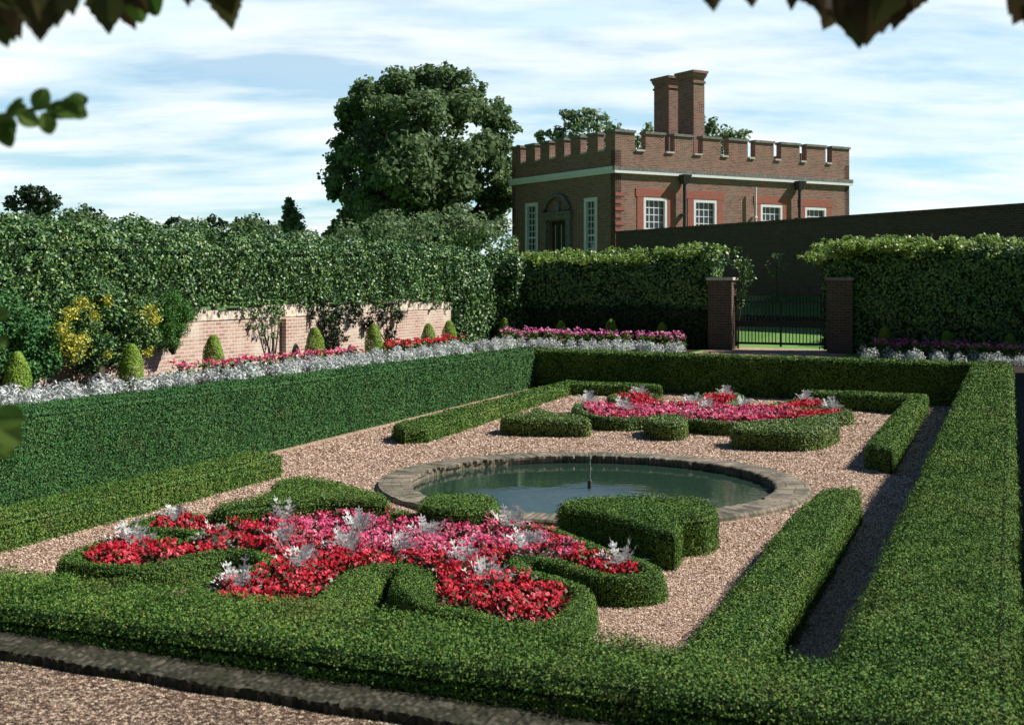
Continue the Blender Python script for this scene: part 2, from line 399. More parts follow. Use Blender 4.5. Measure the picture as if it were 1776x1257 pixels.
# ================================================================== SETTING
g = Geo()
hole = [(5.75, -11.95), (5.75, -.38), (31.4, -.38), (33.0, -12.7)]
outer = [(-12, -34), (-12, 26), (50, 26), (50, -34)]
far = [(-1500, -1500), (-1500, 1500), (1500, 1500), (1500, -1500)]
V = [W3(*h) for h in hole] + [W3(*h) for h in outer] + [np.array([*W(*h), .3]) for h in far]
Fc = []
for r in range(2):
    for i in range(4):
        j = (i + 1) % 4; Fc.append([r * 4 + i, r * 4 + j, r * 4 + 4 + j, r * 4 + 4 + i])
g.add(V, Fc)
V2 = [W3(*h) for h in hole] + [np.array([*W(*h), -.02]) for h in hole]
g.add(V2, [[i, i + 4, (i + 1) % 4 + 4, (i + 1) % 4] for i in range(4)])
tag(g.build('lawn', M['grass']), kind='structure')
pc = np.array([1.16, 18.1]); RO, RI = 3.12, 2.63
g = Geo(); lo_ = [Vector((*W(*h), 0)) for h in hole]; ci_ = [Vector((pc[0] + (RO - .05) * math.cos(2 * math.pi * i / 96), pc[1] + (RO - .05) * math.sin(2 * math.pi * i / 96) * .985, 0)) for i in range(96)]
tt = tessellate_polygon([lo_, ci_[::-1]]); av = np.array([list(p) for p in lo_ + ci_[::-1]])
tt = [t if np.cross(av[t[1]] - av[t[0]], av[t[2]] - av[t[0]])[2] > 0 else t[::-1] for t in tt]
g.add(av, tt)
tag(g.build('gravel_ground', M['gravel']), kind='structure')
def sheet(name, uvs, mat, dz=.004):
    g = Geo(); g.add([W3(u, v, dz) for u, v in uvs], [list(range(len(uvs)))])
    return tag(g.build(name, M[mat]), kind='structure')
sheet('gravel_path', [(-6, -34), (-6, 8), (5.0, 8), (5.0, -34)], 'gravelnear')
sheet('soil_bed', [(5.06, .05), (5.06, 4.2), (36, 4.2), (36, .05)], 'soil')
sheet('flower_border_soil', [(8, -16), (8, -14.1), (35.2, -14.1), (35.2, -8.7), (38.2, -8.7), (38.2, -16)], 'soil')
sheet('far_border_soil', [(ur(-4) - 2.3, -4.0), (ur(8) - 2.3, 8), (ur(8), 8), (ur(-4), -4.0)], 'soil')
sheet('gate_path', [(33.1, -8.5), (33.1, -4.4), (39.5, -4.4), (39.5, -8.5)], 'gravel', .006)
# kerb in front of the near hedge
g = Geo()
vs = np.arange(-12.5, 4.5, .02); prof_ = [(5.03, -.05), (5.032, .035), (5.04, .048), (5.07, .052), (5.10, .052), (5.13, .052), (5.16, .052), (5.19, .052), (5.22, .052), (5.25, .052), (5.28, .052), (5.31, .05), (5.34, -.05)]
V = []
for vv in vs:
    seg = math.floor(vv / .115); hb = .006 * math.sin(seg * 12.9898) * math.cos(seg * 4.1) - (.008 if (vv / .115 - seg) < .18 else 0)
    for k, (uu, h) in enumerate(prof_):
        p = W3(uu + (0.012 * math.sin(seg * 7.3) if k < 4 else 0), vv)
        V.append(p + [0, 0, h + (hb * .6 + rng.normal() * .0022 if h > 0 else 0)])
m_ = len(prof_); g.add(V, [[a * m_ + k, (a + 1) * m_ + k, (a + 1) * m_ + k + 1, a * m_ + k + 1][::-1] for a in range(len(vs) - 1) for k in range(m_ - 1)])
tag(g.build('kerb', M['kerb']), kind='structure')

M['stones'] = leafmat('loose pink gravel', [(.10, .06, .045), (.32, .21, .15), (.52, .365, .27), (.70, .53, .415), (.86, .73, .61)], .85, .15, 0, .1, 2)
M['stonesbrown'] = leafmat('loose brown gravel', [(.012, .008, .006), (.07, .042, .028), (.20, .13, .085), (.46, .33, .24), (.85, .73, .58)], .8, .2, 0, .1, 2)
def stones(name, tri, mat, smin, kpx, cover, z0, label, keep=None, solid=False):
    V = np.array(tri); T = np.array([[0, 1, 2], [0, 2, 3]])
    p, n_, s_ = scatter(V, T, smin, cover, kpx)
    if keep is not None: k = keep(p); p, n_, s_ = p[k], n_[k], s_[k]
    g = Geo()
    if solid:
        N = len(p); a = rng.uniform(0, 6.283, N); hh = s_ * rng.uniform(.2, .45, N)
        base = [p + np.c_[np.cos(a + q) * s_ * rng.uniform(.35, .6, N), np.sin(a + q) * s_ * rng.uniform(.35, .6, N), np.zeros(N)] for q in (0, 1.57, 3.14, 4.71)]
        top = p + np.c_[rng.normal(size=(N, 2)) * s_[:, None] * .12, hh]
        r = rng.random(N); Vv = np.stack(base + [top], 1).reshape(-1, 3); o = np.arange(N)[:, None] * 5
        for q in range(4): g.add(Vv, np.c_[o + q, o + (q + 1) % 4, o + 4], 0, r)
    else:
        p = p + np.c_[np.zeros((len(p), 2)), rng.random(len(p)) * .012 + .004]
        cards(g, p, n_, s_, 0, .3, .8)
    tag(g.build(name, M[mat]), label, 'gravel', kind='stuff')
stones('loose_gravel', [W3(3.2, -9, .0), W3(3.2, 2, .0), W3(5.05, 2, .0), W3(5.05, -9, .0)], 'stonesbrown', .014, .0015, 1.3, 0, 'coarse brown and cream gravel stones in front of the kerb', solid=True)
stones('loose_gravel', [np.array([*W(6.1, -11.5), 0]), np.array([*W(6.1, -.8), 0]), np.array([*W(31, -.8), 0]), np.array([*W(32.3, -12), 0])], 'stones', .012, .0014, .75, 0, 'pinkish gravel stones covering the sunken court', keep=lambda p: np.linalg.norm((p[:, :2] - pc) , axis=1) > RO + .02)

# ================================================================== POND
pc = np.array([1.16, 18.1]); RO, RI = 3.12, 2.63
kx, ky = 1.0, .985
ring = lambda R, z, n=128: np.array([[pc[0] + R * kx * math.cos(2 * math.pi * i / n), pc[1] + R * ky * math.sin(2 * math.pi * i / n), z] for i in range(n)])
n = 464
rj = np.repeat(rng.normal(size=n // 2) * .008, 2); rj2 = np.repeat(rng.normal(size=n // 2) * .005, 2); bad = np.repeat(rng.random(n // 2) < .12, 2)
def ring(R, z, jit=0.0):
    a = 2 * np.pi * np.arange(n) / n; Rj = R + jit * (rj + np.where(bad, .05, 0))
    return np.c_[pc[0] + Rj * np.cos(a), pc[1] + Rj * np.sin(a) * ky, z + (rj2 if z > 0 else 0) + 0 * a]
rings = [ring(RO + .02, -.03), ring(RO, .045), ring(RO - .025, .07), ring(RI + .02, .07, 1), ring(RI, .058, 1), ring(RI, .02, 1), ring(RI + .03, .015), ring(RI + .05, -.5)]
V = np.concatenate(rings); me_f = []; 
for r_ in range(len(rings) - 1):
    for i in range(n):
        j = (i + 1) % n; me_f.append([r_ * n + i, r_ * n + j, (r_ + 1) * n + j, (r_ + 1) * n + i])
g = Geo(); g.add(V, me_f)
rim = g.build('pond_coping', M['pondbrick'])
ul = rim.data.uv_layers.new(name='UVMap'); acc = [0, .14, .18, .60, .63, .72, .76, 1.28]
U = []
for f_ in me_f:
    i0 = f_[0] % n
    for k, vi in enumerate(f_):
        i = vi % n
        if i == 0 and i0 == n - 1: i = n
        U.append((acc[vi // n] + .02, i * 2 * math.pi * RO / n))
rim.data.uv_layers[0].data.foreach_set('uv', np.array(U).ravel())
tag(rim, 'round weathered brick coping around the sunken pond', 'pond edge')
g = Geo(); Vw = ring(RI + .045, -.055); g.add(Vw, [list(range(n))])
tag(g.build('water', M['water']), kind='structure')
t = thing('fountain_pipe', 'thin upright fountain pipe standing in the middle of the round pond', 'fountain', (pc[0] - .02, pc[1] + .1, -.3))
g = Geo(); tube(g, [(0, 0, -.1), (0, 0, .35)], .032, 10); g.build('base_pipe', M['lead'], t)
g = Geo(); tube(g, [(0, 0, .35), (0, 0, .66)], .013, 10); tube(g, [(0, 0, .33), (0, 0, .36)], .03, 10); g.build('pipe', M['copper'], t)
g = Geo(); tube(g, [(0, 0, .66), (0, 0, .69), (0, 0, .72)], [.02, .02, .009], 10); g.build('nozzle', M['copper'], t)

# ================================================================== CLIPPED HEDGES
tz = lambda dz=0: (lambda x, y: TZ(*UV(x, y)) + dz)
hedge('tall_hedge', wz([(5.36, -12.3, 1.36), (5.36, -11.62, 1.36), (32.4, -12.35, 1.0), (33.1, -13.0, 1.0)]), 0,
      'long tall clipped hedge with sunlit inner face in front of the left flower border', leaf='yew', smin=.02, tilt=.6, stilt=.5, loose=.07, group='tall hedges enclosing the sunken garden')
hedge('tall_hedge', wz([(32.4, -12.35, 1.0), (31.0, -.78, 1.0), (31.65, -.78, 1.0), (33.08, -13.0, 1.0)]), 0,
      'tall clipped hedge with black shaded face across the far end below the iron gate', leaf='box', smin=.02, group='tall hedges enclosing the sunken garden')
hedge('tall_hedge', wz([(6.05, -.76, 1.15), (6.05, 0, 1.15), (31.6, 0, 1.0), (31.6, -.78, 1.0)]), 0,
      'tall clipped hedge with broad sunlit top running down the right edge', leaf='box', smin=.013, cover=2.0, amp=.05, ws=4.5, tilt=.7, loose=.07, group='tall hedges enclosing the sunken garden')
hedge('tall_hedge', wz([(5.36, -11.6, 1.15), (5.36, 0, 1.15), (6.045, 0, 1.15), (6.045, -11.6, 1.15)]), 0,
      'foreground clipped hedge across the bottom, between the stone kerb and the near flower bed', leaf='box', smin=.013, cover=2.0, amp=.05, ws=4.5, tilt=.7, loose=.07, group='tall hedges enclosing the sunken garden')
lowg = 'low hedges edging the gravel court'
hedge('low_hedge', wz([(6.1, -10.9, .33), (6.1, -10.3, .33), (16.2, -10.3, .33), (16.2, -10.9, .33)]), 0,
      'low straight hedge on the left, at the foot of the long sunlit tall hedge', leaf='box', group=lowg, smin=.018)
hedge('low_hedge', pp([(683, 737), (979, 662), (1145, 668), (1145, 672), (988, 667), (740, 743), (700, 745)], .27), 0,
      'low L-shaped hedge in the far left corner, turning behind the far flower bed', leaf='box', group=lowg, smin=.018)
hedge('low_hedge', pp([(1397, 678), (1500, 681), (1608, 686), (1546, 782), (1503, 773), (1574, 692), (1500, 686), (1397, 682)], .36), 0,
      'low L-shaped hedge in the far right corner, with its cut end towards the pond', leaf='box', group=lowg, smin=.018)
hedge('low_hedge', pp([(1428, 850), (1490, 848), (1392, 1002), (1298, 1150), (1240, 1240), (1130, 1200), (1202, 1108), (1309, 983), (1365, 905)], .40), 0,
      'low straight sunlit hedge on the right, beside the near gravel and the shaded path', leaf='box', group=lowg, smin=.018)
bg = 'clipped box blocks around the pond'
hedge('box_block', chaikin(pp([(369, 880), (420, 871), (476, 857), (476, 834), (556, 831), (626, 849), (676, 865), (664, 872), (590, 868), (530, 870), (440, 880), (373, 887)], .42)), 0,
      'clipped box block with a notched back, left of the pond above the near flower bed', 'hedge', bg, smin=.016)
hedge('box_block', chaikin(pp([(729, 870), (746, 860), (800, 857), (850, 861), (863, 872), (852, 884), (795, 888), (733, 882)], .42)), 0,
      'small rounded oblong box block at the near rim of the pond', 'hedge', bg, smin=.016)
hedge('box_block', pp([(970, 875, .40), (984, 868, .42), (1025, 865, .42), (1138, 863, .42), (1220, 867, .42), (1238, 876, .42), (1239, 889, .42), (1218, 897, .42), (1182, 899, .42), (1174, 898, .42), (1176, 914, .40), (1168, 926, .38), (1140, 922, .38), (1100, 908, .40), (1047, 893, .40), (974, 881, .40)], .42), 0,
      'large heart-shaped box block with two lobes at the near right rim of the pond', 'hedge', bg, smin=.016, step=.2)
hedge('box_block', chaikin(pp([(871, 729), (1008, 732), (1026, 730), (1008, 722), (957, 718), (941, 711), (926, 710), (920, 718), (873, 721)], .3)), 0,
      'long low box block beyond the pond on the left, beside the far flower bed', 'hedge', bg, leaf='boxyellow', smin=.016)
hedge('box_block', chaikin(pp([(1121, 734), (1180, 737), (1192, 729), (1182, 722), (1122, 721)], .31)), 0,
      'short box block standing against the middle of the far flower bed', 'hedge', bg, leaf='boxyellow', smin=.016)
hedge('box_block', chaikin(pp([(1270, 746), (1330, 750), (1414, 751), (1450, 739), (1451, 730), (1420, 730), (1370, 735), (1300, 737), (1271, 738)], .33)), 0,
      'wedge-shaped box block beyond the pond on the right, tip towards the far corner', 'hedge', bg, leaf='boxyellow', smin=.016)

# ------------------------------------------------------------------ flower beds with scroll edging
def sdf(pts, poly):
    poly = np.asarray(poly)[:, :2]; A = poly; B = np.roll(poly, -1, 0)
    d = np.full(len(pts), 1e9); ins = np.zeros(len(pts), bool)
    for a, b_ in zip(A, B):
        ab = b_ - a; t = np.clip(((pts - a) @ ab) / (ab @ ab + 1e-12), 0, 1)
        d = np.minimum(d, np.linalg.norm(pts - a - t[:, None] * ab, axis=1))
        c = ((a[1] > pts[:, 1]) != (b_[1] > pts[:, 1]))
        xi = (b_[0] - a[0]) * (pts[:, 1] - a[1]) / (b_[1] - a[1] + 1e-12) + a[0]
        ins ^= c & (pts[:, 0] < xi)
    return np.where(ins, -d, d)

def ribbon(name, poly, w, top, cell, label, leaf='box', wide=.22):
    A = np.asarray(poly)[:, :2]; lo = A.min(0) - w - .1; hi = A.max(0) + w + .1
    nx, ny = [int(k) + 1 for k in (hi - lo) / cell]
    X, Y = np.meshgrid(lo[0] + np.arange(nx) * cell, lo[1] + np.arange(ny) * cell, indexing='ij')
    pts = np.c_[X.ravel(), Y.ravel()]; d = sdf(pts, poly)
    cbx = P(665, 1020, .2)[:2]; we = w + wide * np.exp(-np.sum((pts - cbx) ** 2, 1) / .5 ** 2)
    s = np.minimum(d, we - d)
    q = np.clip(s / .06, 0, 1)
    z = np.where(s > 0, top * np.sqrt(np.clip(q * (2 - q), 0, 1)), -.01)
    V = np.c_[pts, z]; idx = np.arange(nx * ny).reshape(nx, ny)
    a, b_, c, e = idx[:-1, :-1].ravel(), idx[1:, :-1].ravel(), idx[1:, 1:].ravel(), idx[:-1, 1:].ravel()
    keep = (np.max(np.stack([s[a], s[b_], s[c], s[e]]), 0) > 0)
    a, b_, c, e = a[keep], b_[keep], c[keep], e[keep]
    T = np.concatenate([np.c_[a, b_, c], np.c_[a, c, e]])
    used = np.unique(T); mp = np.zeros(len(V), int); mp[used] = np.arange(len(used)); V = V[used]; T = mp[T]
    g = Geo(); g.add(V, T, 0)
    p, n_, s_ = scatter(V, T, .012, 1.8, .00135)
    p = p + n_ * (.045 * rng.random(len(p)) ** 1.3 - .008)[:, None]
    cards(g, p, n_, s_, 1, .55, .6, stilt=.4)
    o = g.build(name, [M['core'], M[leaf]]); tag(o, label, 'hedge', 'scroll hedges around the flower beds'); return recentre(o)

def flowers(name, poly, accept, mat, dens, label, cat, zlo=.17, zhi=.30, petal=.036, inset=.03, base=0.0, leafmat_='bronze'):
    A = np.asarray(poly)[:, :2]; lo, hi = A.min(0), A.max(0)
    N = int(np.prod(hi - lo) * dens); pts = lo + rng.random((N, 2)) * (hi - lo)
    d = sdf(pts, poly); ok = d < -inset
    pts = pts[ok]; pts = pts[accept(pts)]
    n_ = len(pts); bz = base(pts[:, 0], pts[:, 1]) if callable(base) else np.full(n_, base)
    g = Geo()
    cell = .17; cid = np.floor((pts + .06 * np.sin(pts[:, ::-1] * 9)) / cell); key = (cid[:, 0] * 7349 + cid[:, 1]).astype(np.int64)
    _, inv = np.unique(key, return_inverse=True); ph = rng.normal(size=inv.max() + 1) * .035; tone = rng.random(inv.max() + 1)
    ctr = np.c_[np.bincount(inv, pts[:, 0]), np.bincount(inv, pts[:, 1])] / np.bincount(inv)[:, None]
    dome = np.clip(1 - np.sum((pts - ctr[inv]) ** 2, 1) / .1 ** 2, -.6, 1)
    hh = zlo + (zhi - zlo) * (.35 + .4 * dome + .25 * rng.random(n_)) + ph[inv]
    tn_ = np.clip(.5 * tone[inv] + .5 * rng.random(n_), 0, 1)
    for k in range(7):
        c = np.c_[pts + rng.normal(size=(n_, 2)) * .026, bz + hh + rng.normal(size=n_) * .018]
        cards(g, c, np.tile([.45, -.25, .55], (n_, 1)), petal, 0, .55, .8, r=np.clip(tn_ + rng.normal(size=n_) * .15, 0, 1))
    for k in range(6):
        c = np.c_[pts + rng.normal(size=(n_, 2)) * .05, bz + hh * rng.uniform(.3, .98, n_)]
        cards(g, c, np.tile([0, 0, .7], (n_, 1)), petal * 1.5, 1, .6, .8)
    o = g.build(name, [M[mat], M[leafmat_]]); tag(o, label, cat, kind='stuff'); return recentre(o)

bed1 = chaikin(pp([(130, 973), (195, 946), (238, 938), (300, 950), (356, 945), (366, 927), (335, 921), (250, 921), (258, 908), (310, 901), (370, 905), (480, 892), (580, 884), (670, 893), (730, 908), (860, 912), (930, 922), (985, 943), (1040, 968), (1105, 986), (1116, 1001), (1055, 1003), (990, 979), (930, 968), (880, 972), (868, 990), (905, 1005), (960, 1018), (996, 1033), (970, 1068), (935, 1088), (880, 1082), (830, 1064), (768, 1056), (750, 1040), (765, 1010), (740, 988), (690, 981), (630, 986), (590, 997), (568, 1024), (530, 1052), (470, 1058), (400, 1046), (358, 1026), (400, 1007), (470, 992), (494, 975), (450, 958), (380, 957), (320, 968), (280, 981), (220, 987), (160, 980)], .22), 2)
bed2 = chaikin(pp([(1006, 702), (1050, 706), (1100, 707), (1085, 697), (1062, 689), (1100, 684), (1132, 687), (1135, 704), (1170, 706), (1215, 705), (1220, 695), (1228, 687), (1262, 684), (1280, 690), (1264, 700), (1252, 706), (1290, 709), (1345, 708), (1365, 702), (1395, 696), (1428, 700), (1434, 706), (1385, 711), (1335, 716), (1400, 717), (1458, 712), (1464, 717), (1416, 723), (1374, 729), (1318, 732), (1262, 736), (1191, 728), (1121, 725), (1059, 728), (1017, 718)], .22), 2)
ribbon('scroll_hedge', bed1, .22, .25, .025, 'wavy scroll of low box edging around the near red and pink flower bed')
ribbon('scroll_hedge', bed2, .22, .25, .03, 'wavy scroll of low box edging around the far pink flower bed', 'boxyellow')
pk1 = chaikin(pp([(430, 897), (480, 890), (600, 884), (740, 905), (860, 908), (950, 928), (1000, 955), (940, 968), (870, 965), (780, 968), (690, 962), (600, 950), (520, 945), (470, 920)], .22), 1)
pk2 = chaikin(pp([(1000, 700), (1080, 706), (1250, 707), (1330, 712), (1380, 716), (1370, 730), (1262, 738), (1121, 728), (1010, 720)], .22), 1)
def soft(poly, sign, w=.22):
    def f(pts):
        d = sdf(pts, poly) * sign
        return d < w * rng.normal(size=len(pts))
    return f
flowers('red_begonias', bed1, soft(pk1, -1), 'red', 230, 'scarlet red begonias massed along the edges of the near bed', 'flowers')
flowers('pink_begonias', bed1, soft(pk1, 1), 'pink', 230, 'deep pink begonias massed in the middle of the near bed', 'flowers')
flowers('red_begonias', bed2, soft(pk2, -1), 'red', 170, 'scarlet red begonias in the lobes of the far bed', 'flowers', petal=.05)
flowers('pink_begonias', bed2, soft(pk2, 1), 'pink', 170, 'bright pink begonias in the long band of the far bed', 'flowers', petal=.05)

# ------------------------------------------------------------------ silver-leaved plants
def silver_mesh(seed, h=.3, nb=44):
    r_ = np.random.default_rng(seed); g = Geo()
    for k in range(nb):
        az = r_.uniform(0, 2 * math.pi); el = r_.uniform(.10, 1.35); L = h * r_.uniform(.75, 1.2)
        d = np.array([math.cos(az) * math.cos(el), math.sin(az) * math.cos(el), math.sin(el)])
        side = np.cross(d, [0, 0, 1]); side /= np.linalg.norm(side) + 1e-6
        pts = []
        for t_ in np.linspace(0, 1, 6):
            p = d * L * t_; p = p + np.array([0, 0, -.35 * L * t_ * t_ * math.cos(el)]); p[:2] += d[:2] * .02; pts.append(p)
        wd = .02
        for i in range(5):      # blade with alternating side lobes
            a, c = pts[i], pts[i + 1]; w0 = wd * (1.3 - .18 * i)
            g.quads([a - side * w0 * .5, a + side * w0 * .5, c + side * w0 * .45, c - side * w0 * .45], 0, r_.random())
            if i > 0:
                for sg in (-1, 1):
                    tip = a + side * sg * (.06 - .006 * i) + d * .03 + np.array([0, 0, .006])
                    g.quads([a, a + d * .016, tip, tip - d * .022], 0, r_.random())
    return g
sil = []
sg_ = 'silver foliage plants dotted through the flower beds'
spots1 = [(225, 955, 'silver plant in the leftmost tip of the near bed among red flowers'), (307, 912, 'silver plant in the thin upper left lobe of the near bed'), (374, 950, 'silver plant right of the narrow upper left scroll of the near bed'),
          (490, 914, 'silver plant at the back of the near bed under the notched box block'), (577, 899, 'rearmost silver plant of the near bed, by the box block corner'), (489, 955, 'silver plant on the red and pink boundary above the left hairpin scroll'),
          (600, 966, 'silver plant just above the middle of the large front scroll, left of its crown'), (525, 996, 'silver plant just right of the left hairpin scroll tip'), (414, 1032, 'silver plant in the lowest left lobe of the near bed beside the front hedge'),
          (697, 968, 'silver plant behind the crown of the large front scroll'), (738, 945, 'tall silver plant in the pink flowers just below the small oblong block'), (803, 987, 'silver plant among flowers right of the large front scroll'),
          (842, 1019, 'silver plant in the front right red lobe, by the inward scroll tip'), (914, 968, 'silver plant in the pink flowers above the right hairpin scroll'), (883, 924, 'pale silver plant at the back of the near bed left of the heart-shaped block'),
          (1075, 992, 'bluish silver plant in the right tip of the near bed under the heart-shaped block'), (622, 930, 'small silver plant in the middle of the pink flowers of the near bed')]
spots2 = [(1020, 704, 'silver plant at the left tip of the far bed'), (1080, 719, 'silver plant in the pink band of the far bed, left part'), (1108, 692, 'silver plant in the small left lobe of the far bed'), (1258, 692, 'silver plant on top of the tall middle lobe of the far bed'),
          (1228, 716, 'silver plant at the centre of the far bed where pink meets red'), (1200, 708, 'silver plant at the back of the far bed left of its middle lobe'), (1397, 702, 'silver plant in the right red lobe of the far bed'), (1442, 716, 'silver plant at the right tip of the far bed'), (1290, 712, 'silver plant in the right half of the far bed behind the wedge block')]
protos = [silver_mesh(s).build('silver_plant', M['silverpale']) for s in (11, 12, 13)]
for o in protos: COL.objects.unlink(o)
for i, (px, py, lb) in enumerate(spots1 + spots2):
    o = protos[i % 3].copy(); COL.objects.link(o); o.name = 'silver_plant'
    p = P(px, py, .16); o.location = (p[0], p[1], .16); s_ = rng.uniform(.92, 1.12) * (1.08 if py > 850 else 1.25)
    o.scale = (s_, s_, s_); o.rotation_euler = (0, 0, rng.uniform(0, 6))
    tag(o, lb, 'plant', sg_)

def silverstrip(name, poly, label):
    A = np.asarray(poly)[:, :2]; lo, hi = A.min(0), A.max(0)
    pts = []
    N = int(np.prod(hi - lo) * 11); c = lo + rng.random((N, 2)) * (hi - lo); c = c[sdf(c, poly) < .02]
    g = Geo(); K = 110; n_ = len(c) * K
    cc = np.repeat(c, K, 0); hs = np.repeat(rng.uniform(.22, .36, len(c)), K)
    dd = rng.normal(size=(n_, 3)); dd[:, 2] = np.abs(dd[:, 2]); dd /= np.linalg.norm(dd, axis=1)[:, None]
    rr = rng.random(n_) ** .4
    p = np.c_[cc + dd[:, :2] * rr[:, None] * .20, TZ(*UV(cc[:, 0], cc[:, 1])) + .02 + dd[:, 2] * rr * hs]
    cards(g, p, dd + [0, 0, .2], .085, 0, .5, .32, up=.6)
    o = g.build(name, M['silver']); tag(o, label, 'flowers', kind='stuff'); return recentre(o)

uvp = lambda l: [np.array([*W(u, v), 0]) for u, v in l]
silverstrip('silver_border', uvp([(11, -14.7), (11, -13.85), (35.0, -13.85), (35.0, -8.9), (35.9, -8.9), (35.9, -14.7)]), 'band of silver-leaved plants along the left wall, turning towards the gate')
silverstrip('silver_border', uvp([(ur(-3.8) - 2.5, -3.8), (ur(6) - 2.5, 6), (ur(6) - 1.7, 6), (ur(-3.8) - 1.7, -3.8)]), 'band of silver-leaved plants right of the gate, in blue shade')
tzz = lambda x, y: TZ(*UV(x, y))
allp = lambda pts: np.ones(len(pts), bool)
ul_, uh_ = u_at(300, -15.1), u_at(620, -15.1)
flowers('pink_border_flowers', uvp([(ul_, -15.35), (ul_, -14.8), (uh_, -14.8), (uh_, -15.35)]), allp, 'pink', 60, 'pink flowers in the left border between the silver band and the brick wall', 'flowers', .12, .34, .055, base=tzz, leafmat_='box')
ul_, uh_ = u_at(665, -15.1), u_at(795, -15.1)
flowers('red_border_flowers', uvp([(ul_, -15.5), (ul_, -14.8), (uh_, -14.8), (uh_, -15.5)]), allp, 'red', 75, 'red flowers in the border at the far end of the left brick wall', 'flowers', .15, .40, .06, base=tzz, leafmat_='box')
flowers('mauve_border_flowers', uvp([(35.9, -14.9), (35.9, -9.0), (36.8, -9.0), (36.8, -14.9)]), allp, 'mauve', 70, 'mauve pink flowers behind the silver band left of the gate', 'flowers', .2, .55, .065, base=tzz, leafmat_='box')
flowers('mauve_border_flowers', uvp([(ur(-3.6) - 1.7, -3.6), (ur(6) - 1.7, 6), (ur(6) - .9, 6), (ur(-3.6) - .9, -3.6)]), allp, 'mauve', 70, 'mauve pink flowers behind the silver band right of the gate', 'flowers', .2, .5, .065, base=tzz, leafmat_='box')

# ------------------------------------------------------------------ cone conifers
def cone_mesh(seed):
    r_ = np.random.default_rng(seed); g = Geo(); N = 6500
    t_ = 1 - np.sqrt(r_.random(N)); t_ = np.clip(t_ * 1.02, 0, 1); az = r_.uniform(0, 6.283, N)
    t_ = r_.random(N); rad = .27 * np.sqrt(np.clip(1 - ((t_ - .36) / .65) ** 2, 0, 1)) * (1 - .28 * t_) * (1 + .05 * np.sin(az * 3 + t_ * 9 + seed))
    rad *= 1 - .3 * r_.random(N) ** 2
    c = np.c_[rad * np.cos(az), rad * np.sin(az), .02 + t_ * .86]
    nn = np.c_[np.cos(az), np.sin(az), .3 + t_]
    cards(g, c, nn, .042, 0, .45, .4, up=2.0)
    tube(g, [(0, 0, -.05), (0, 0, .3)], .03, 6, 1)
    return g
cps = [cone_mesh(s).build('cone_conifer', [M['conifer'], M['bark']]) for s in (1, 2, 3)]
for o in cps: COL.objects.unlink(o)
cl = [(30, 0, 'nearest bright green cone at the left edge, in front of the dark bush'), (228, 0, 'bright green cone in front of the golden-flecked shrub'), (370, 0, 'bright green cone before the lower left part of the brick wall with pink flowers'),
      (546, 0, 'bright green cone below the dark climber on the middle of the brick wall'), (648, 0, 'bright green cone just left of the red border flowers'), (743, 0, 'bright green cone among red flowers at the right end of the brick wall'), (779, 0, 'bright green cone just past the right end of the brick wall'),
      (875, 1, 'pale cone in the far border, leftmost against the dark far hedge'), (973, 1, 'small cone in the far border, second along the dark far hedge'), (1060, 1, 'broad rounded cone in the far border, third along the dark far hedge'), (1148, 1, 'narrow sunlit cone in the far border, nearest the left gate pillar'),
      (1535, 2, 'dim cone in the shaded border just right of the gate'), (1643, 2, 'dimmest narrow cone in the middle of the right shaded border'), (1752, 2, 'dim cone in the shaded border at the right edge')]
for i, (px, k, lb) in enumerate(cl):
    o = cps[i % 3].copy(); COL.objects.link(o); o.name = 'cone_conifer'
    if k == 0: v_ = -14.8 if px < 300 else -15.45; u_ = u_at(px, v_)
    elif k == 1: u_ = 37.0; v_ = v_at(px, u_)
    else:
        u_ = 36.5
        for _ in range(4): v_ = v_at(px, u_); u_ = ur(v_) - .85
    s_ = (.90 if k == 0 else .88) * rng.uniform(.92, 1.08)
    o.location = W3(u_, v_, .05); o.scale = (s_ * 1.05, s_ * 1.05, s_); o.rotation_euler = (0, 0, rng.uniform(0, 6))
    tag(o, lb, 'shrub', 'bright green cone shrubs in the borders')

# ================================================================== GARDEN WALLS
def wallseg(g, a, b_, zt, th, n=1, mat=0, zb=-.3):
    """brick wall from (u,v) a to b with top height zt above sea datum"""
    A = W(*a); B = W(*b_); d = B - A; L = np.linalg.norm(d); d /= L; nn = np.array([-d[1], d[0]]) * th
    z0 = min(TZ(*a), TZ(*b_)) + zb
    box(g, (*A, z0), (*(d * L), 0), (*nn, 0), (0, 0, zt - z0), mat)
def capseg(g, a, b_, zt, th, mat=0, h=.07, ov=.03):
    A = W(*a); B = W(*b_); d = B - A; L = np.linalg.norm(d); d /= L; nn = np.array([-d[1], d[0]])
    o = A - nn * ov
    box(g, (*o, zt), (*(d * L), 0), (*(nn * (th + 2 * ov)), 0), (0, 0, h), mat)
g = Geo(); 
t = thing('garden_wall', 'old weathered brick wall with pale capping behind the left flower border', 'wall', (*W(25, -16.0), TZ(25, -16)))
def childof(o, t):
    o.parent = t; o.matrix_parent_inverse.identity()
    o.location = Vector(o.location) - Vector(t.location); return o
wallseg(g, (9, -16.0), (38.3, -16.0), 2.12, .4); childof(g.build('wall', M['brickold'], uv=True), t)
g = Geo(); uu = 9.0
while uu < 38.2:
    u2 = min(38.3, uu + rng.uniform(.35, .9)); capseg(g, (uu, -16.0), (u2 - .004, -16.0), 2.122, .4, h=rng.uniform(.16, .30), ov=rng.uniform(.005, .03)); uu = u2
childof(g.build('capping', M['coping']), t)
g = Geo()
u0 = u_at(500, -15.8); wallseg(g, (u0, -15.86), (u0 + .8, -15.86), 2.08, .137, zb=0)
childof(g.build('buttress', M['brickold'], uv=True), t)
t = thing('garden_wall', 'dark shaded brick wall under the climbers at the far end, left of the gate', 'wall', W3(38.3, -12))
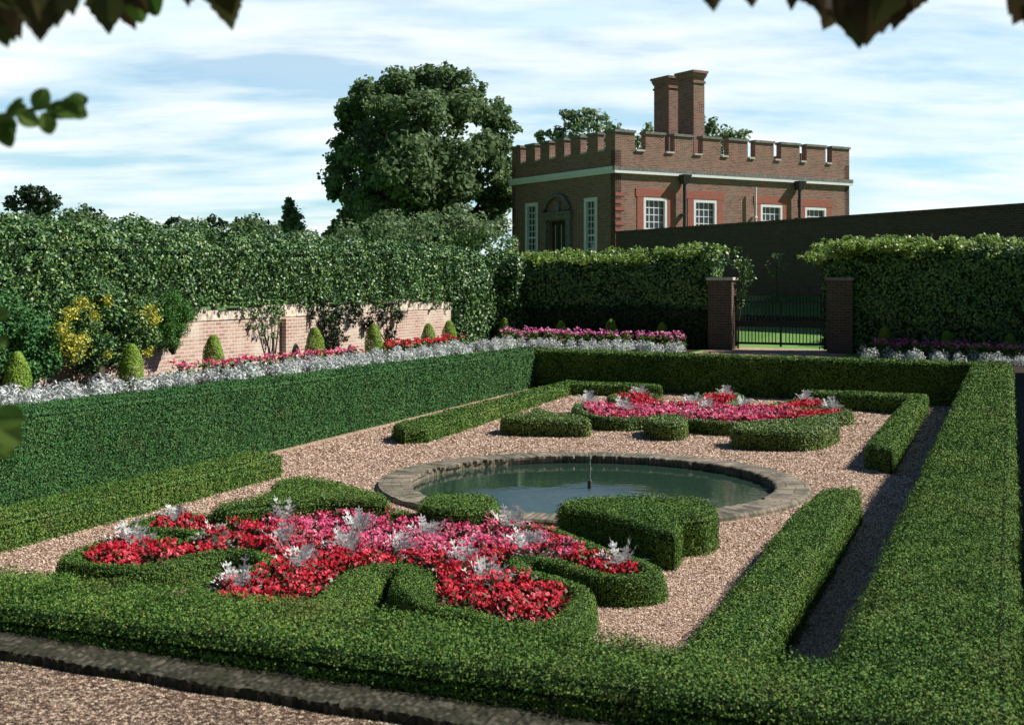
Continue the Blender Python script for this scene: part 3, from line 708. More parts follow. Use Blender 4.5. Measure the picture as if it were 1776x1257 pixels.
g = Geo(); wallseg(g, (38.3, -15.6), (38.3, -8.62), 2.2, .4); childof(g.build('wall', M['brickdark'], uv=True), t)
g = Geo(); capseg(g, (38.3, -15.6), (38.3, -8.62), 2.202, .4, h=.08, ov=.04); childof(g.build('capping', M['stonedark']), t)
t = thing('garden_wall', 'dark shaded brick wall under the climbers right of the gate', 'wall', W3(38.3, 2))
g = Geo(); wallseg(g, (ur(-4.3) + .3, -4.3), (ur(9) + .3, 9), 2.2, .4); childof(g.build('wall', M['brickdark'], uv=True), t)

# gate pillars
for px, lb in ((1253, 'left brick gate pillar with sunlit right side and flat stone cap'), (1459, 'right brick gate pillar, dark in shade, beside the iron gate')):
    v_ = v_at(px, 38.0); base = W3(37.6, v_ - .37); t = thing('gate_pillar', lb, 'pillar', W3(38, v_))
    d = np.array([CU, -SU, 0]); e = np.array([SU, CU, 0])
    g = Geo(); z1 = 2.98 - base[2]
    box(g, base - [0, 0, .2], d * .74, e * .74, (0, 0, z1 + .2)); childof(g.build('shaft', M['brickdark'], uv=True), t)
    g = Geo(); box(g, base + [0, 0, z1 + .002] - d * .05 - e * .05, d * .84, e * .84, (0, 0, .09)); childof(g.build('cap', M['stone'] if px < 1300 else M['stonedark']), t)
# iron gate
gv0, gv1 = v_at(1253, 38.0) + .39, v_at(1459, 38.0) - .39
t = thing('iron_gate', 'black iron bar gate with a broad middle rail between the brick pillars', 'gate', W3(38, (gv0 + gv1) / 2))
d = np.array([CU, -SU, 0]); e = np.array([SU, CU, 0]); L = gv1 - gv0
o0 = W3(38.0, gv0); zg = o0[2]
def gb(name, s0, s1, z0, z1, th):
    g = Geo(); box(g, (o0[0], o0[1], z0) + d * s0 - e * th / 2, d * (s1 - s0), e * th, (0, 0, z1 - z0))
    return childof(g.build(name, M['iron']), t)
gb('rail', 0, L, 1.02, 1.09, .04); gb('rail', 0, L, 1.56, 1.74, .045); gb('rail', 0, L, 2.30, 2.35, .04)
gb('gate_stile', .0, .06, .96, 2.5, .05); gb('gate_stile', L / 2 - .03, L / 2 + .03, .96, 2.42, .05); gb('gate_stile', L - .06, L, .96, 2.5, .05)
g = Geo(); tube(g, [(0, 0, 1.05), (0, 0, 2.44), (0, 0, 2.5)], [.016, .016, .004], 6)
bar0 = g.build('bar', M['iron']); COL.objects.unlink(bar0)
nbar = 26
for i in range(nbar):
    s_ = .06 + (L - .12) * (i + .5) / nbar
    if abs(s_ - L / 2) < .06: continue
    o = bar0.copy(); COL.objects.link(o); o.parent = t; q = np.array([o0[0], o0[1], 0]) + d * s_; o.location = Vector(q) - Vector(t.location)

# lawn, low dark hedge and bank beyond the gate, tall brick wall behind
wa, wb = Q(1068, 405, 57.5), Q(1830, 354, 39.5)
wdir = (wb - wa)[:2]; wl = np.linalg.norm(wdir); wdir /= wl; wn = np.array([wdir[1], -wdir[0]]) ; wn = wn if wn[1] < 0 else -wn
t = thing('boundary_wall', 'tall dark brick wall sloping up to the right behind the gate, below the house', 'wall', (*((wa + wb)[:2] / 2), .5))
A3 = np.array([*wa[:2], .2]); B3 = A3 + np.array([*(wdir * (wl + 10)), 0])
zt0, zt1 = wa[2], wa[2] + (wb[2] - wa[2]) / wl * (wl + 10)
bk = np.array([*(-wn * .45), 0]); g = Geo()
up0, up1 = np.array([0, 0, zt0 - .2]), np.array([0, 0, zt1 - .2])
g.add([A3, B3, B3 + bk, A3 + bk, A3 + up0, B3 + up1, B3 + bk + up1, A3 + bk + up0], [[0, 1, 5, 4], [4, 5, 6, 7], [2, 3, 7, 6], [3, 0, 4, 7], [1, 2, 6, 5]])
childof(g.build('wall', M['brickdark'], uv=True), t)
g = Geo(); f_ = np.array([*(wn * .05), 0]); q0, q1 = A3 + up0 + [0, 0, .003] + f_, B3 + up1 + [0, 0, .003] + f_; bk2 = bk * 1.22; hh = np.array([0, 0, .1])
g.add([q0, q1, q1 + bk2, q0 + bk2, q0 + hh, q1 + hh, q1 + bk2 + hh, q0 + bk2 + hh], [[0, 1, 5, 4], [4, 5, 6, 7], [2, 3, 7, 6], [3, 0, 4, 7], [1, 2, 6, 5], [3, 2, 1, 0]])
childof(g.build('capping', M['brickdark'], uv=True), t)
g = Geo()
rows = []
for s_ in np.linspace(-2, wl + 6, 14):
    f0 = wa[:2] + wdir * s_ + wn * .02
    rows.append([np.array([*f0, 2.35]), np.array([*(f0 + wn * 2.0), 1.7]), np.array([*(f0 + wn * 3.2), 1.3]), np.array([*(f0 + wn * 6.4), .72])])
V = np.concatenate(rows); Fc = [[i * 4 + k, (i + 1) * 4 + k, (i + 1) * 4 + k + 1, i * 4 + k + 1] for i in range(13) for k in range(3)]
g.add(V, Fc); tag(g.build('grass_bank', M['grass']), kind='structure')
q = [wa[:2] + wdir * s_ + wn * k for s_, k in ((4, 2.75), (wl - 1, 2.75), (wl - 1, 3.15), (4, 3.15))]
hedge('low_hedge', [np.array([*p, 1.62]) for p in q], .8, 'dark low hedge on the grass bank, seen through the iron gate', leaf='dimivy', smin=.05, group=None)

# ================================================================== CLIMBERS AND SHRUBS
def mass(name, poly, zb, label, cat, leaf, smin, cover=2.0, amp=.15, ws=1.2, loose=.12, tilt=.8, asp=.75, bev=.25, core='core', step=.5, group=None, kpx=.0022, stilt=.3):
    V, T = prism_tris(poly, zb, bev, step)
    g = Geo()
    V2 = V.copy(); c = V.mean(0); g.add(V2, T, 0)
    p, n_, s_ = scatter(V, T, smin, cover, kpx)
    p = p + n_ * (rng.uniform(-.05, loose, len(p)) + np.maximum(amp * (wob(p, ws) * .6 + wob(p, ws * 2.6) * .5), -.08))[:, None]
    p[:, 2] += 0
    cards(g, p, n_, s_, 1, tilt, asp, stilt=stilt)
    return g, tag(g.build(name, [M[core], M[leaf]]), label, cat, group)

def topline(pts_px, v_, extra=0):   # heights along the left wall from photo rows
    return pts_px
lz = lambda px, py, v_: CZ + (HY - py) / F * W(u_at(px, v_), v_)[1]
poly = [np.array([*W(9, -16.05), 3.95])]
for px, py in ((0, 410), (150, 414), (330, 424), (500, 428), (640, 428), (760, 436), (850, 450)):
    u_ = u_at(px, -16.05); poly.append(np.array([*W(u_, -16.05), lz(px, py, -16.05)]))
poly += [np.array([*W(38.2, -16.05), 3.7]), np.array([*W(38.2, -17.4), 3.9]), np.array([*W(9, -17.4), 4.05])]
_, o = mass('climber_hedge', poly, 2.42, 'long sunlit mass of glossy leafy climber on top of the left brick wall', 'climber', 'ivy', .06, 2.0, .24, stilt=.8, loose=.16, ws=2.0); recentre(o)
poly = []
for px, py in ((862, 460), (900, 459), (1000, 458), (1100, 457), (1160, 450), (1215, 440), (1232, 442)):
    v_ = v_at(px, 38.15); w_ = W(38.15, v_); poly.append(np.array([*w_, CZ + (HY - py) / F * w_[1]]))
poly += [np.array([*W(39.4, -8.6), 3.95]), np.array([*W(39.4, -16), 3.75])]
_, o = mass('climber_hedge', poly, 2.05, 'dark leafy climber with a sunlit crest on the far wall, left of the gate', 'climber', 'ivy', .08, 2.0, .10); recentre(o)
poly = []
for px, py in ((1428, 448), (1445, 438), (1490, 433), (1560, 433), (1640, 435), (1720, 434), (1800, 436), (1900, 438)):
    u_ = 37.5
    for _ in range(4): v_ = v_at(px, u_); u_ = ur(v_)
    w_ = W(u_, v_); poly.append(np.array([*w_, CZ + (HY - py) / F * w_[1]]))
poly += [np.array([*W(ur(9.5) + 1.4, 9.5), 4.0]), np.array([*W(39.3, -4.8), 4.1])]
_, o = mass('climber_hedge', poly, .9, 'dark climber-covered hedge with a bright leafy crest, right of the gate', 'climber', 'ivy', .08, 2.0, .12); recentre(o)

def blobs(g, lst, size, dens, mat=0, tilt=.7, asp=.7, fill=.5, up=0, sub=10, subr=.45):
    """leaf clumps: each blob (centre, radii) is broken into smaller tufts with gaps between"""
    for c, R in lst:
        c = np.asarray(c, float); R = np.broadcast_to(np.asarray(R, float), (3,))
        ns = max(3, int(sub))
        dirs = rng.normal(size=(ns, 3)); dirs /= np.linalg.norm(dirs, axis=1)[:, None]
        rad = rng.uniform(.35, .8, ns)
        cc = c + dirs * rad[:, None] * R; rr = R.mean() * subr * rng.uniform(.7, 1.3, ns)
        for k in range(ns):
            n_ = int(dens * (rr[k] / size) ** 2 * 4) + 4
            dd = rng.normal(size=(n_, 3)); dd /= np.linalg.norm(dd, axis=1)[:, None]
            rk = rr[k] * (fill + (1.08 - fill) * rng.random(n_) ** .6)
            p = cc[k] + dd * rk[:, None] * np.array([1, 1, .8])
            cards(g, p, dd + [0, 0, .35], size, mat, tilt, asp, up)

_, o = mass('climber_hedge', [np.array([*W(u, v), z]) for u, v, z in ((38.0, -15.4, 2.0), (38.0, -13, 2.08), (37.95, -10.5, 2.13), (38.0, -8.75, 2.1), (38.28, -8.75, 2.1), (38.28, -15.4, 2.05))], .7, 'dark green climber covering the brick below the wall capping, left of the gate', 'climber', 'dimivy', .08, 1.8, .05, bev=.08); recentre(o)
def crest(o, pts, r_=.24, dens=1.2, spread=.25):
    g = Geo(); lst = []
    for c in pts:
        for k in range(2): lst.append((c + rng.normal(size=3) * [spread, spread, .06], np.array([1.2, 1.0, .7]) * r_ * rng.uniform(.6, 1.3)))
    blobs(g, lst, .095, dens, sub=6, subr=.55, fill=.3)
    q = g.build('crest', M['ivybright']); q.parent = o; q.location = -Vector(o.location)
ch = [o_ for o_ in bpy.data.objects if o_.name.startswith('climber_hedge')]
g = Geo(); lst = []
for u_ in np.arange(15, 38, .22):
    h = 2.5 - max(0, .16 + .22 * math.sin(u_ * 1.9) + .16 * math.sin(u_ * 5.3 + 1)) * rng.uniform(.4, 1.2)
    lst.append((np.array([*W(u_, -15.92), h + .05]), np.array([.16, .12, .16]) * rng.uniform(.7, 1.3)))
blobs(g, lst, .07, 1.1, sub=5, subr=.55, fill=.3)
q = g.build('fringe', M['ivy']); q.parent = ch[0]; q.location = -Vector(ch[0].location)
def along(u_, pxs, rows, dz=.0):
    out = []
    for px in pxs:
        v_ = v_at(px, u_); w_ = W(u_, v_); out.append(np.array([*w_, CZ + (HY - np.interp(px, rows[0], rows[1])) / F * w_[1] + dz]))
    return out
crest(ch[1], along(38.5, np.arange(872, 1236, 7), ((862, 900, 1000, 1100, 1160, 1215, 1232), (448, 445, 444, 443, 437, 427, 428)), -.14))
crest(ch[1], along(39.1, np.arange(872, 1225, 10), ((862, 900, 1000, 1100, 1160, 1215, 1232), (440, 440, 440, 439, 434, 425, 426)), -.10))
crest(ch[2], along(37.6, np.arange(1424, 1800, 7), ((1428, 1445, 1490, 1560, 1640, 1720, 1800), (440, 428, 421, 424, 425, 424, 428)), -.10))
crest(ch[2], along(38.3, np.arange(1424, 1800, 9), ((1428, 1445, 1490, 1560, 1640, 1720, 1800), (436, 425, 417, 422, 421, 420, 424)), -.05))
# climber end hanging round the left pillar
g = Geo(); lst = []
for px, py, r_ in ((1225, 436, .30), (1250, 446, .36), (1275, 448, .36), (1291, 465, .32), (1294, 488, .26), (1288, 508, .22), (1284, 528, .16), (1235, 458, .25)):
    lst.append((Q(px, py, 38.4), (r_, r_, r_)))
blobs(g, lst, .11, 1.3, sub=7, subr=.5)
tube(g, [Q(1280, 606, 38.7), Q(1281, 560, 38.7), Q(1288, 500, 38.6), Q(1275, 450, 38.6)], [.035, .03, .025, .02], 6, 1)
recentre(tag(g.build('climber', [M['ivy'], M['bark']]), 'pale glossy climber hanging over the top and right side of the left gate pillar', 'climber'))
# small shrubs against the tall wall behind the gate
g = Geo(); blobs(g, [(Q(1347, 455, 47.2), (.55, .3, .5)), (Q(1340, 470, 47.2), (.35, .3, .3))], .12, .7, sub=6); tube(g, [Q(1348, 520, 47.2), Q(1346, 460, 47.2)], .018, 6, 1)
recentre(tag(g.build('wall_shrub', [M['treelight'], M['bark']]), 'small sparse shrub on a thin stem against the dark wall behind the gate', 'shrub'))

def shrub(name, lst, leaf, size, label, dens=.9, sub=9, subr=.45, stem=None, cat='shrub', group=None, tilt=.7, asp=.7, up=0, extra=None):
    c0 = np.mean([np.asarray(a) for a, _ in lst], 0); zb = min(np.asarray(a)[2] - np.max(r_) for a, r_ in lst)
    t = thing(name, label, cat, (c0[0], c0[1], stem[2] if stem is not None else zb), group)
    g = Geo(); blobs(g, lst, size, dens, sub=sub, subr=subr, tilt=tilt, asp=asp, up=up)
    mats = [M[leaf]]
    if extra:
        blobs(g, [(c_, 1.35 * R_) for c_, R_ in extra[0]], size * .8, dens * .3, 1, sub=9, subr=.6, fill=.1); mats.append(M[extra[1]])
    childof(g.build('foliage', mats), t)
    g = Geo(); b0 = np.array([c0[0], c0[1], t.location.z])
    for a, r_ in lst[:6]: tube(g, [b0, (b0 + np.asarray(a)) / 2 + [0, 0, -.1], a], [.05, .04, .02], 5)
    childof(g.build('stem', M['bark']), t)
    return t
wl_ = lambda px, py, v_: Q(px, py, W(u_at(px, v_), v_)[1])
# left wall shrubs
lst = [(wl_(10, 560, -15.4), .55), (wl_(55, 585, -15.5), .5), (wl_(20, 610, -15.4), .5), (wl_(70, 620, -15.4), .42), (wl_(-40, 590, -15.3), .6)]
shrub('wall_shrub', lst, 'yew', .05, 'rounded dark green bush at the left edge against the wall', 3.2, 16, .5)
lst = [(wl_(120, 545, -15.6), .50), (wl_(165, 530, -15.6), .50), (wl_(215, 555, -15.6), .48), (wl_(250, 540, -15.7), .4), (wl_(110, 590, -15.4), .42), (wl_(160, 595, -15.5), .45), (wl_(210, 600, -15.6), .42), (wl_(150, 625, -15.6), .3), (wl_(250, 585, -15.7), .38), (wl_(75, 550, -15.6), .35)]
ex = [(wl_(118, 606, -15.05), .24), (wl_(122, 590, -15.05), .18), (wl_(100, 572, -15.0), .16), (wl_(258, 545, -15.2), .17), (wl_(265, 555, -15.2), .12), (wl_(145, 530, -15.0), .13), (wl_(120, 545, -15.0), .15), (wl_(188, 520, -15.05), .09), (wl_(165, 548, -15), .09), (wl_(255, 610, -15.1), .1), (wl_(185, 615, -15.1), .08)]
shrub('wall_shrub', lst, 'ivy', .06, 'big green climbing shrub flecked with golden yellow leaves on the left wall', 2.6, 14, .5, extra=(ex, 'gold'))
lst = [(wl_(300, 535, -15.7), .36), (wl_(310, 560, -15.7), .36), (wl_(290, 585, -15.7), .32), (wl_(318, 545, -15.7), .26), (wl_(285, 555, -15.7), .3)]
shrub('wall_shrub', lst, 'feather', .05, 'feathery bright green shrub between the golden-flecked shrub and the bare brick', 4, 14, .5, asp=.35, up=1)
def flatclimber(pts, label, leaf='ivy', size=.07, dens=.5):
    g = Geo(); lst = [(wl_(a, b_, -15.85), (r_, .12, r_)) for a, b_, r_ in pts]
    blobs(g, lst, size, dens, sub=9, subr=.4)
    u_ = u_at(pts[-1][0], -15.9); q0 = W3(u_, -15.9)
    for a, b_, r_ in pts: tube(g, [q0, wl_(a, b_, -15.93)], [.025, .012], 5, 1)
    recentre(tag(g.build('climber', [M[leaf], M['bark']]), label, 'climber'))
flatclimber([(448, 545, .3), (470, 550, .35), (485, 548, .25), (455, 570, .2), (475, 580, .15)], 'pale thin climber on the upper brick wall right of the lowest sloping patch', 'ivy', .06, .9)
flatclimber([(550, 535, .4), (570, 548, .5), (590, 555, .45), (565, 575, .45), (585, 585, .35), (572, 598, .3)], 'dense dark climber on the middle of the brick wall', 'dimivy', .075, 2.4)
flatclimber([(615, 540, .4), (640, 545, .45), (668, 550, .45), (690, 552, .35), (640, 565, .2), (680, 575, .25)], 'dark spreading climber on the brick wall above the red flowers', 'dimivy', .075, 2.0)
_, o = mass('climber', [np.array([*W(u, v), z]) for u, v, z in ((34.6, -16.1, 2.7), (35.2, -15.72, 2.9), (37.2, -15.55, 3.4), (37.4, -14.9, 3.6), (38.35, -14.9, 3.75), (38.5, -16.3, 3.8), (35, -16.3, 3.0))], .85, 'dark leafy climber filling the corner between the two garden walls', 'climber', 'ivy', .08, 1.9, .16, stilt=.6); recentre(o)

# background thicket behind the climber
def bush_row():
    defs = [(35, 398, 30, 30, 'treelight', 'leafy shrub behind the climber at the far left, under the round dark tree'),
            (130, 392, 34, 33, 'tree', 'ragged shrub behind the climber, second from the left edge'),
            (225, 406, 36, 36, 'ivy', 'dense leafy shrub rising behind the climber above the golden-flecked shrub'),
            (330, 414, 38, 38, 'treelight', 'rounded shrub behind the climber left of the line of small bushes'),
            (430, 412, 36, 40, 'tree', 'broad shrub behind the climber just left of the slim spire tree'),
            (525, 430, 38, 44, 'tree', 'dark low shrub behind the climber to the right of the slim spire tree')]
    for px, py, r_, D, leaf, lb in defs:
        k = D / F
        lst = [(Q(px + dx, py + dy - 12, D + dd), np.array([r_ * a, r_ * a, r_ * a * .8]) * k) for dx, dy, dd, a in ((0, 5, 0, 1), (-35, 12, 1, .85), (36, 10, .5, .85), (-12, -6, 1, .5), (18, -9, 1, .4))]
        b0 = np.array([0, 0, .6])
        shrub('shrub', lst, leaf, .11, lb, 1.6, 14, .45, stem=b0, group='shrubs behind the left climber')
bush_row()
lst = [(Q(610, 415, 52), 1.0), (Q(670, 405, 52), 1.1), (Q(730, 410, 53), 1.2), (Q(790, 405, 54), 1.1), (Q(840, 415, 54), 1.0), (Q(870, 428, 53), .8), (Q(700, 390, 54), .8), (Q(810, 385, 55), .9), (Q(860, 395, 56), .8)]
shrub('shrub', lst, 'treelight', .16, 'broad pale shrubbery at the foot of the big tree, left of the house', 1.7, 12, .45, stem=np.array([0, 0, .5]))

# ================================================================== TREES
def tree(name, base, clumps, leaf, size, label, limbs=True, dens=.75, sub=14, subr=.42, tr=.4, group=None):
    base = np.asarray(base, float); t = thing(name, label, 'tree', base, group)
    g = Geo(); top = max(np.asarray(c)[2] for c, _ in clumps); cen = np.mean([np.asarray(c) for c, _ in clumps], 0)
    mid = base + (np.array([cen[0], cen[1], cen[2]]) - base) * .9
    pts = [base + (mid - base) * k + np.array([math.sin(k * 5) * tr * .3, 0, 0]) for k in np.linspace(0, 1, 6)]
    tube(g, pts, [tr * (1.25 - .85 * k) for k in np.linspace(0, 1, 6)], 10)
    for i, (c, R) in enumerate(clumps):
        s0 = pts[1 + i % 4]; c = np.asarray(c); m_ = (s0 + c) / 2 + [0, 0, .15 * np.linalg.norm(c - s0) * .4]
        tube(g, [s0, m_, c], [tr * .4, tr * .25, tr * .08], 6)
    childof(g.build('trunk', M['bark']), t)
    g = Geo(); blobs(g, clumps, size, dens, sub=sub, subr=subr, fill=.35)
    childof(g.build('crown', M[leaf]), t)
    return t
D = 68.0; k = D / F
cl = [(640, 165, 36, -1), (690, 150, 42, 0), (740, 140, 40, 1), (785, 140, 34, 0), (610, 195, 34, 0), (660, 205, 48, -2), (730, 200, 55, -3), (800, 195, 48, -1), (850, 200, 38, 1), (872, 225, 30, 1),
      (600, 275, 34, 0), (590, 305, 34, -1), (640, 270, 48, -3), (710, 265, 55, -4), (780, 265, 55, -3), (840, 265, 44, -1), (610, 340, 32, -1), (650, 330, 48, -3), (720, 335, 55, -4), (790, 335, 52, -3), (850, 325, 42, 0),
      (640, 385, 40, -1), (600, 398, 26, 0), (700, 395, 48, -2), (770, 395, 48, -2), (840, 385, 42, 0), (620, 375, 40, 2), (660, 408, 44, 0), (740, 410, 50, 0), (820, 405, 46, 0), (870, 350, 34, 1), (880, 300, 30, 1), (575, 320, 18, 0), (585, 335, 24, 0), (595, 250, 26, 0), (600, 215, 24, 0), (660, 175, 40, 0), (760, 165, 44, 0), (820, 170, 34, 0), (868, 265, 34, 0), (885, 340, 30, 0), (590, 390, 22, -1), (575, 405, 18, 0), (680, 370, 48, -4), (760, 375, 48, -4), (640, 240, 46, 2), (700, 300, 60, -5), (690, 240, 60, 3), (780, 300, 60, 3), (700, 340, 60, 3)]
tree('broadleaf_tree', (*Q(735, 480, D)[:2], .5), [(Q(a, b_, D + dd), np.array([r_, r_ * 1.1, r_ * .85]) * k) for a, b_, r_, dd in cl], 'tree', .27, 'huge spreading dark green tree left of the crenellated house', dens=3.6, sub=20, subr=.40, tr=.55)
D = 84.0; k = D / F
cl = [(1000, 222, 34, 0), (965, 232, 24, 0), (1035, 215, 30, 1), (1065, 228, 24, 0), (985, 200, 18, 0), (1022, 198, 16, 0), (940, 236, 14, 0), (1000, 255, 46, 0), (1050, 260, 40, 0), (1100, 245, 22, 1)]
tree('broadleaf_tree', (*Q(1010, 480, D)[:2], .5), [(Q(a, b_, D + dd), np.array([r_, r_, r_ * .85]) * k) for a, b_, r_, dd in cl], 'treelight', .28, 'pale airy treetop showing above the left parapet of the house', dens=2.0, sub=14, subr=.4, tr=.2)
D = 88.0; k = D / F
cl = [(1232, 218, 22, 0), (1255, 235, 26, 0), (1285, 240, 20, 0), (1225, 240, 26, 0), (1120, 228, 18, 0), (1118, 245, 18, 0), (1215, 205, 10, 0), (1180, 262, 46, 0), (1250, 265, 40, 0)]
tree('broadleaf_tree', (*Q(1190, 480, D)[:2], .5), [(Q(a, b_, D + dd), np.array([r_, r_, r_ * .85]) * k) for a, b_, r_, dd in cl], 'treelight', .28, 'pale treetop showing on both sides of the brick chimneys', dens=2.0, sub=14, subr=.4, tr=.2)
D = 75.0; k = D / F
tree('broadleaf_tree', (*Q(58, 480, D)[:2], .4), [(Q(a, b_, D), np.array([r_, r_, r_ * .8]) * k) for a, b_, r_ in ((62, 338, 30), (45, 335, 20), (85, 350, 22), (20, 355, 22), (60, 365, 34))], 'treedark', .3, 'round dark treetop rising above the shrubs at the far left', dens=2.2, sub=14, tr=.3)
D = 70.0; k = D / F
tree('spire_tree', (*Q(507, 480, D)[:2], .4), [(Q(a, b_, D), np.array([r_, r_, r_ * 1.3]) * k) for a, b_, r_ in ((501, 350, 7), (502, 357, 10), (503, 365, 13), (505, 374, 16), (506, 384, 20), (508, 396, 23), (508, 412, 25))], 'tree', .24, 'slim pointed tree standing alone above the shrubs left of the big tree', dens=2.6, sub=14, subr=.55, tr=.2)
for px, py, r_, D, lb in ((150, 366, 22, 58, 'small ragged treetop above the shrubs, just right of the round dark tree'), (305, 384, 16, 60, 'small treetop peeking above the shrubs above the bare brick wall'), (370, 382, 18, 60, 'small treetop above the shrubs left of the broad rounded one'), (440, 380, 24, 62, 'broad rounded small treetop left of the slim spire tree')):
    k = D / F
    tree('broadleaf_tree', (*Q(px, 480, D)[:2], .4), [(Q(px + dx * r_, py + dy * r_, D), np.array([a, a, a * .8]) * r_ * k) for dx, dy, a in ((0, 0, .8), (-.8, .4, .7), (.9, .4, .7), (0, .9, 1.1))], 'treedark', .2, lb, dens=1.6, sub=10, tr=.15, group='small treetops beyond the shrubs')

# unseen hedge added outside the frame, its height set to shade the right-hand border
hedge('tall_hedge', wz([(3, 4.4, 5.9), (3, 5.4, 5.9), (34, 5.4, 5.6), (34, 4.4, 5.6)]), tz(-.1), 'unseen tall hedge added beyond the right border to shade it', leaf='yew', smin=.08, cover=1.2, bev=.2, amp=.1)

# ================================================================== THE HOUSE
YB = 58.0; HC = np.array([(1067 - CX) / F * YB, YB]); TH = math.radians(58.5)
dr = np.array([math.sin(TH), math.cos(TH)]); dl = np.array([-math.cos(TH), math.sin(TH)])
nr = np.array([math.cos(TH), -math.sin(TH)]); nl = -dr
def rs(px):   # distance along right face for a pixel column
    k = (px - CX) / F; return (HC[0] - k * HC[1]) / (k * dr[1] - dr[0])
def ls_(px):
    k = (px - CX) / F; return (HC[0] - k * HC[1]) / (k * dl[1] - dl[0])
def rz(px, py): return CZ + (HY - py) / F * (HC[1] + dr[1] * rs(px))
def lz2(px, py): return CZ + (HY - py) / F * (HC[1] + dl[1] * ls_(px))
LR, LL = rs(1473), ls_(888)
v3 = lambda p, z: np.array([p[0], p[1], z])
ZP = rz(1067, 260); ZM = rz(1067, 224)       # crenel sill, merlon top
ZC0, ZC1 = rz(1067, 300), rz(1067, 288)
zg = .3
house = thing('brick_house', 'crenellated red brick garden house with two tall chimneys and a pale string course', 'house', (*(HC + dr * LR / 2 + dl * LL / 2), zg))
def hpart(g, name, mats, parent=None, uv=False):
    o = g.build(name, mats, uv=uv)
    if parent is None: return childof(o, house)
    o.parent = parent; o.location = -Vector(house.location) - (Vector(parent.location) if parent.parent else Vector()); 
    return o
def rbox(g, s0, s1, z0, z1, out0, out1, mat=0):     # on right face; out = outward offset
    o = HC + dr * s0 + nr * out0
    box(g, v3(o, z0), v3(dr * (s1 - s0), 0), v3(nr * (out1 - out0), 0), (0, 0, z1 - z0), mat)
def lbox(g, s0, s1, z0, z1, out0, out1, mat=0):
    o = HC + dl * s0 + nl * out0
    box(g, v3(o, z0), v3(dl * (s1 - s0), 0), v3(nl * (out1 - out0), 0), (0, 0, z1 - z0), mat)
ZR = ZP - .35
# walls with real window openings
def wallface(g, kind, L, z0, z1, holes, th=.35):
    """brick panels round rectangular openings: (s0,s1,za,zb)"""
    f = rbox if kind == 'r' else lbox
    xs = sorted(set([0, L] + [h[0] for h in holes] + [h[1] for h in holes]))
    for a, b_ in zip(xs[:-1], xs[1:]):
        hs = [h for h in holes if h[0] <= a + 1e-6 and h[1] >= b_ - 1e-6]
        if not hs: f(g, a, b_, z0, z1, -th, 0)
        else:
            h = hs[0]
            f(g, a, b_, z0, h[2], -th, 0); f(g, a, b_, h[3], z1, -th, 0)
RW = []
for a, b_, y in ((1116, 1157, 343), (1203, 1243, 347), (1319, 1357, 355), (1396, 1433, 360)):
    zt = rz((a + b_) / 2, y); RW.append((rs(a), rs(b_), zt - 3.0, zt))
LW = []
for a, b_, y in ((1013, 1036, 343), (911, 933, 352)):
    zt = lz2((a + b_) / 2, y); LW.append((ls_(b_), ls_(a), zt - 3.6, zt))
DO = (ls_(984), ls_(952), zg + .1, lz2(968, 383))
g = Geo(); wallface(g, 'r', LR, zg, ZP, RW); hpart(g, 'wall', M['brick'], uv=True)
g = Geo(); wallface(g, 'l', LL, zg, ZP, LW + [DO]);
hpart(g, 'wall', M['brick'], uv=True)
g = Geo()   # back walls
o = HC + dr * LR; box(g, v3(o, zg), v3(dl * LL, 0), v3(-dr * .35, 0), (0, 0, ZP - zg))
o = HC + dl * LL; box(g, v3(o, zg), v3(dr * LR, 0), v3(-dl * .35, 0), (0, 0, ZP - zg)); hpart(g, 'wall', M['brick'], uv=True)
g = Geo(); o = HC + dr * .36 + dl * .36; box(g, v3(o, ZR - .2), v3(dr * (LR - .72), 0), v3(dl * (LL - .72), 0), (0, 0, .2)); hpart(g, 'roof', M['roof'])
# dark floor / interior
g = Geo(); o = HC + dr * 1.2 + dl * 1.2; box(g, v3(o, zg), v3(dr * (LR - 2.4), 0), v3(dl * (LL - 2.4), 0), (0, 0, ZR - zg - .4)); hpart(g, 'interior', M['curtain'])
# string course: pale band with a dark brick moulding above, mitred round the corner
g = Geo()
rbox(g, -.12, LR + .12, ZC0, ZC0 + .13, .002, .14, 0); rbox(g, -.15, LR + .15, ZC0 + .132, ZC1, .002, .145, 1)
lbox(g, .002, LL + .12, ZC0, ZC0 + .13, .003, .118, 0); lbox(g, .002, LL + .15, ZC0 + .132, ZC1 - .003, .003, .145, 0)
hpart(g, 'string_course', [M['white'], M['stonedark']])
# parapet merlons
par = thing('parapet', None, None, (0, 0, 0)); par.parent = house; par.location = (0, 0, 0)
def merlon(f, s0, s1, th=.36):
    g = Geo(); f(g, s0, s1, ZP + .002, ZM - .12, -th, 0, 0); f(g, s0 - .05, s1 + .05, ZM - .118, ZM, -th - .06, .06, 1)
    o = g.build('merlon', [M['brick'], M['stonedark']], uv=True); o.parent = par; o.location = -Vector(house.location)
def sill(f, s0, s1, th=.36):
    g = Geo(); f(g, s0 + .06, s1 - .06, ZP + .002, ZP + .09, -th - .04, .07, 0)
    o = g.build('crenel_sill', [M['stone']], uv=True); o.parent = par; o.location = -Vector(house.location)
mr = [(1067, 1101), (1120, 1153), (1170, 1202), (1219, 1250), (1264, 1297), (1310, 1342), (1355, 1387), (1399, 1432), (1443, 1473)]
for i, (a, b_) in enumerate(mr):
    s0 = 0.0 if i == 0 else rs(a); s1 = LR if i == 8 else rs(b_); merlon(rbox, s0, s1)
    if i < 8: sill(rbox, rs(b_), rs(mr[i + 1][0]))
ml = [(1050, 1067), (1019, 1037), (990, 1007), (963, 979), (937, 953), (912, 928), (888, 903)]
for i, (a, b_) in enumerate(ml):
    s0 = .365 if i == 0 else ls_(b_); s1 = LL if i == 6 else ls_(a); merlon(lbox, s0, s1)
    if i < 6: sill(lbox, ls_(a), ls_(ml[i + 1][1]))
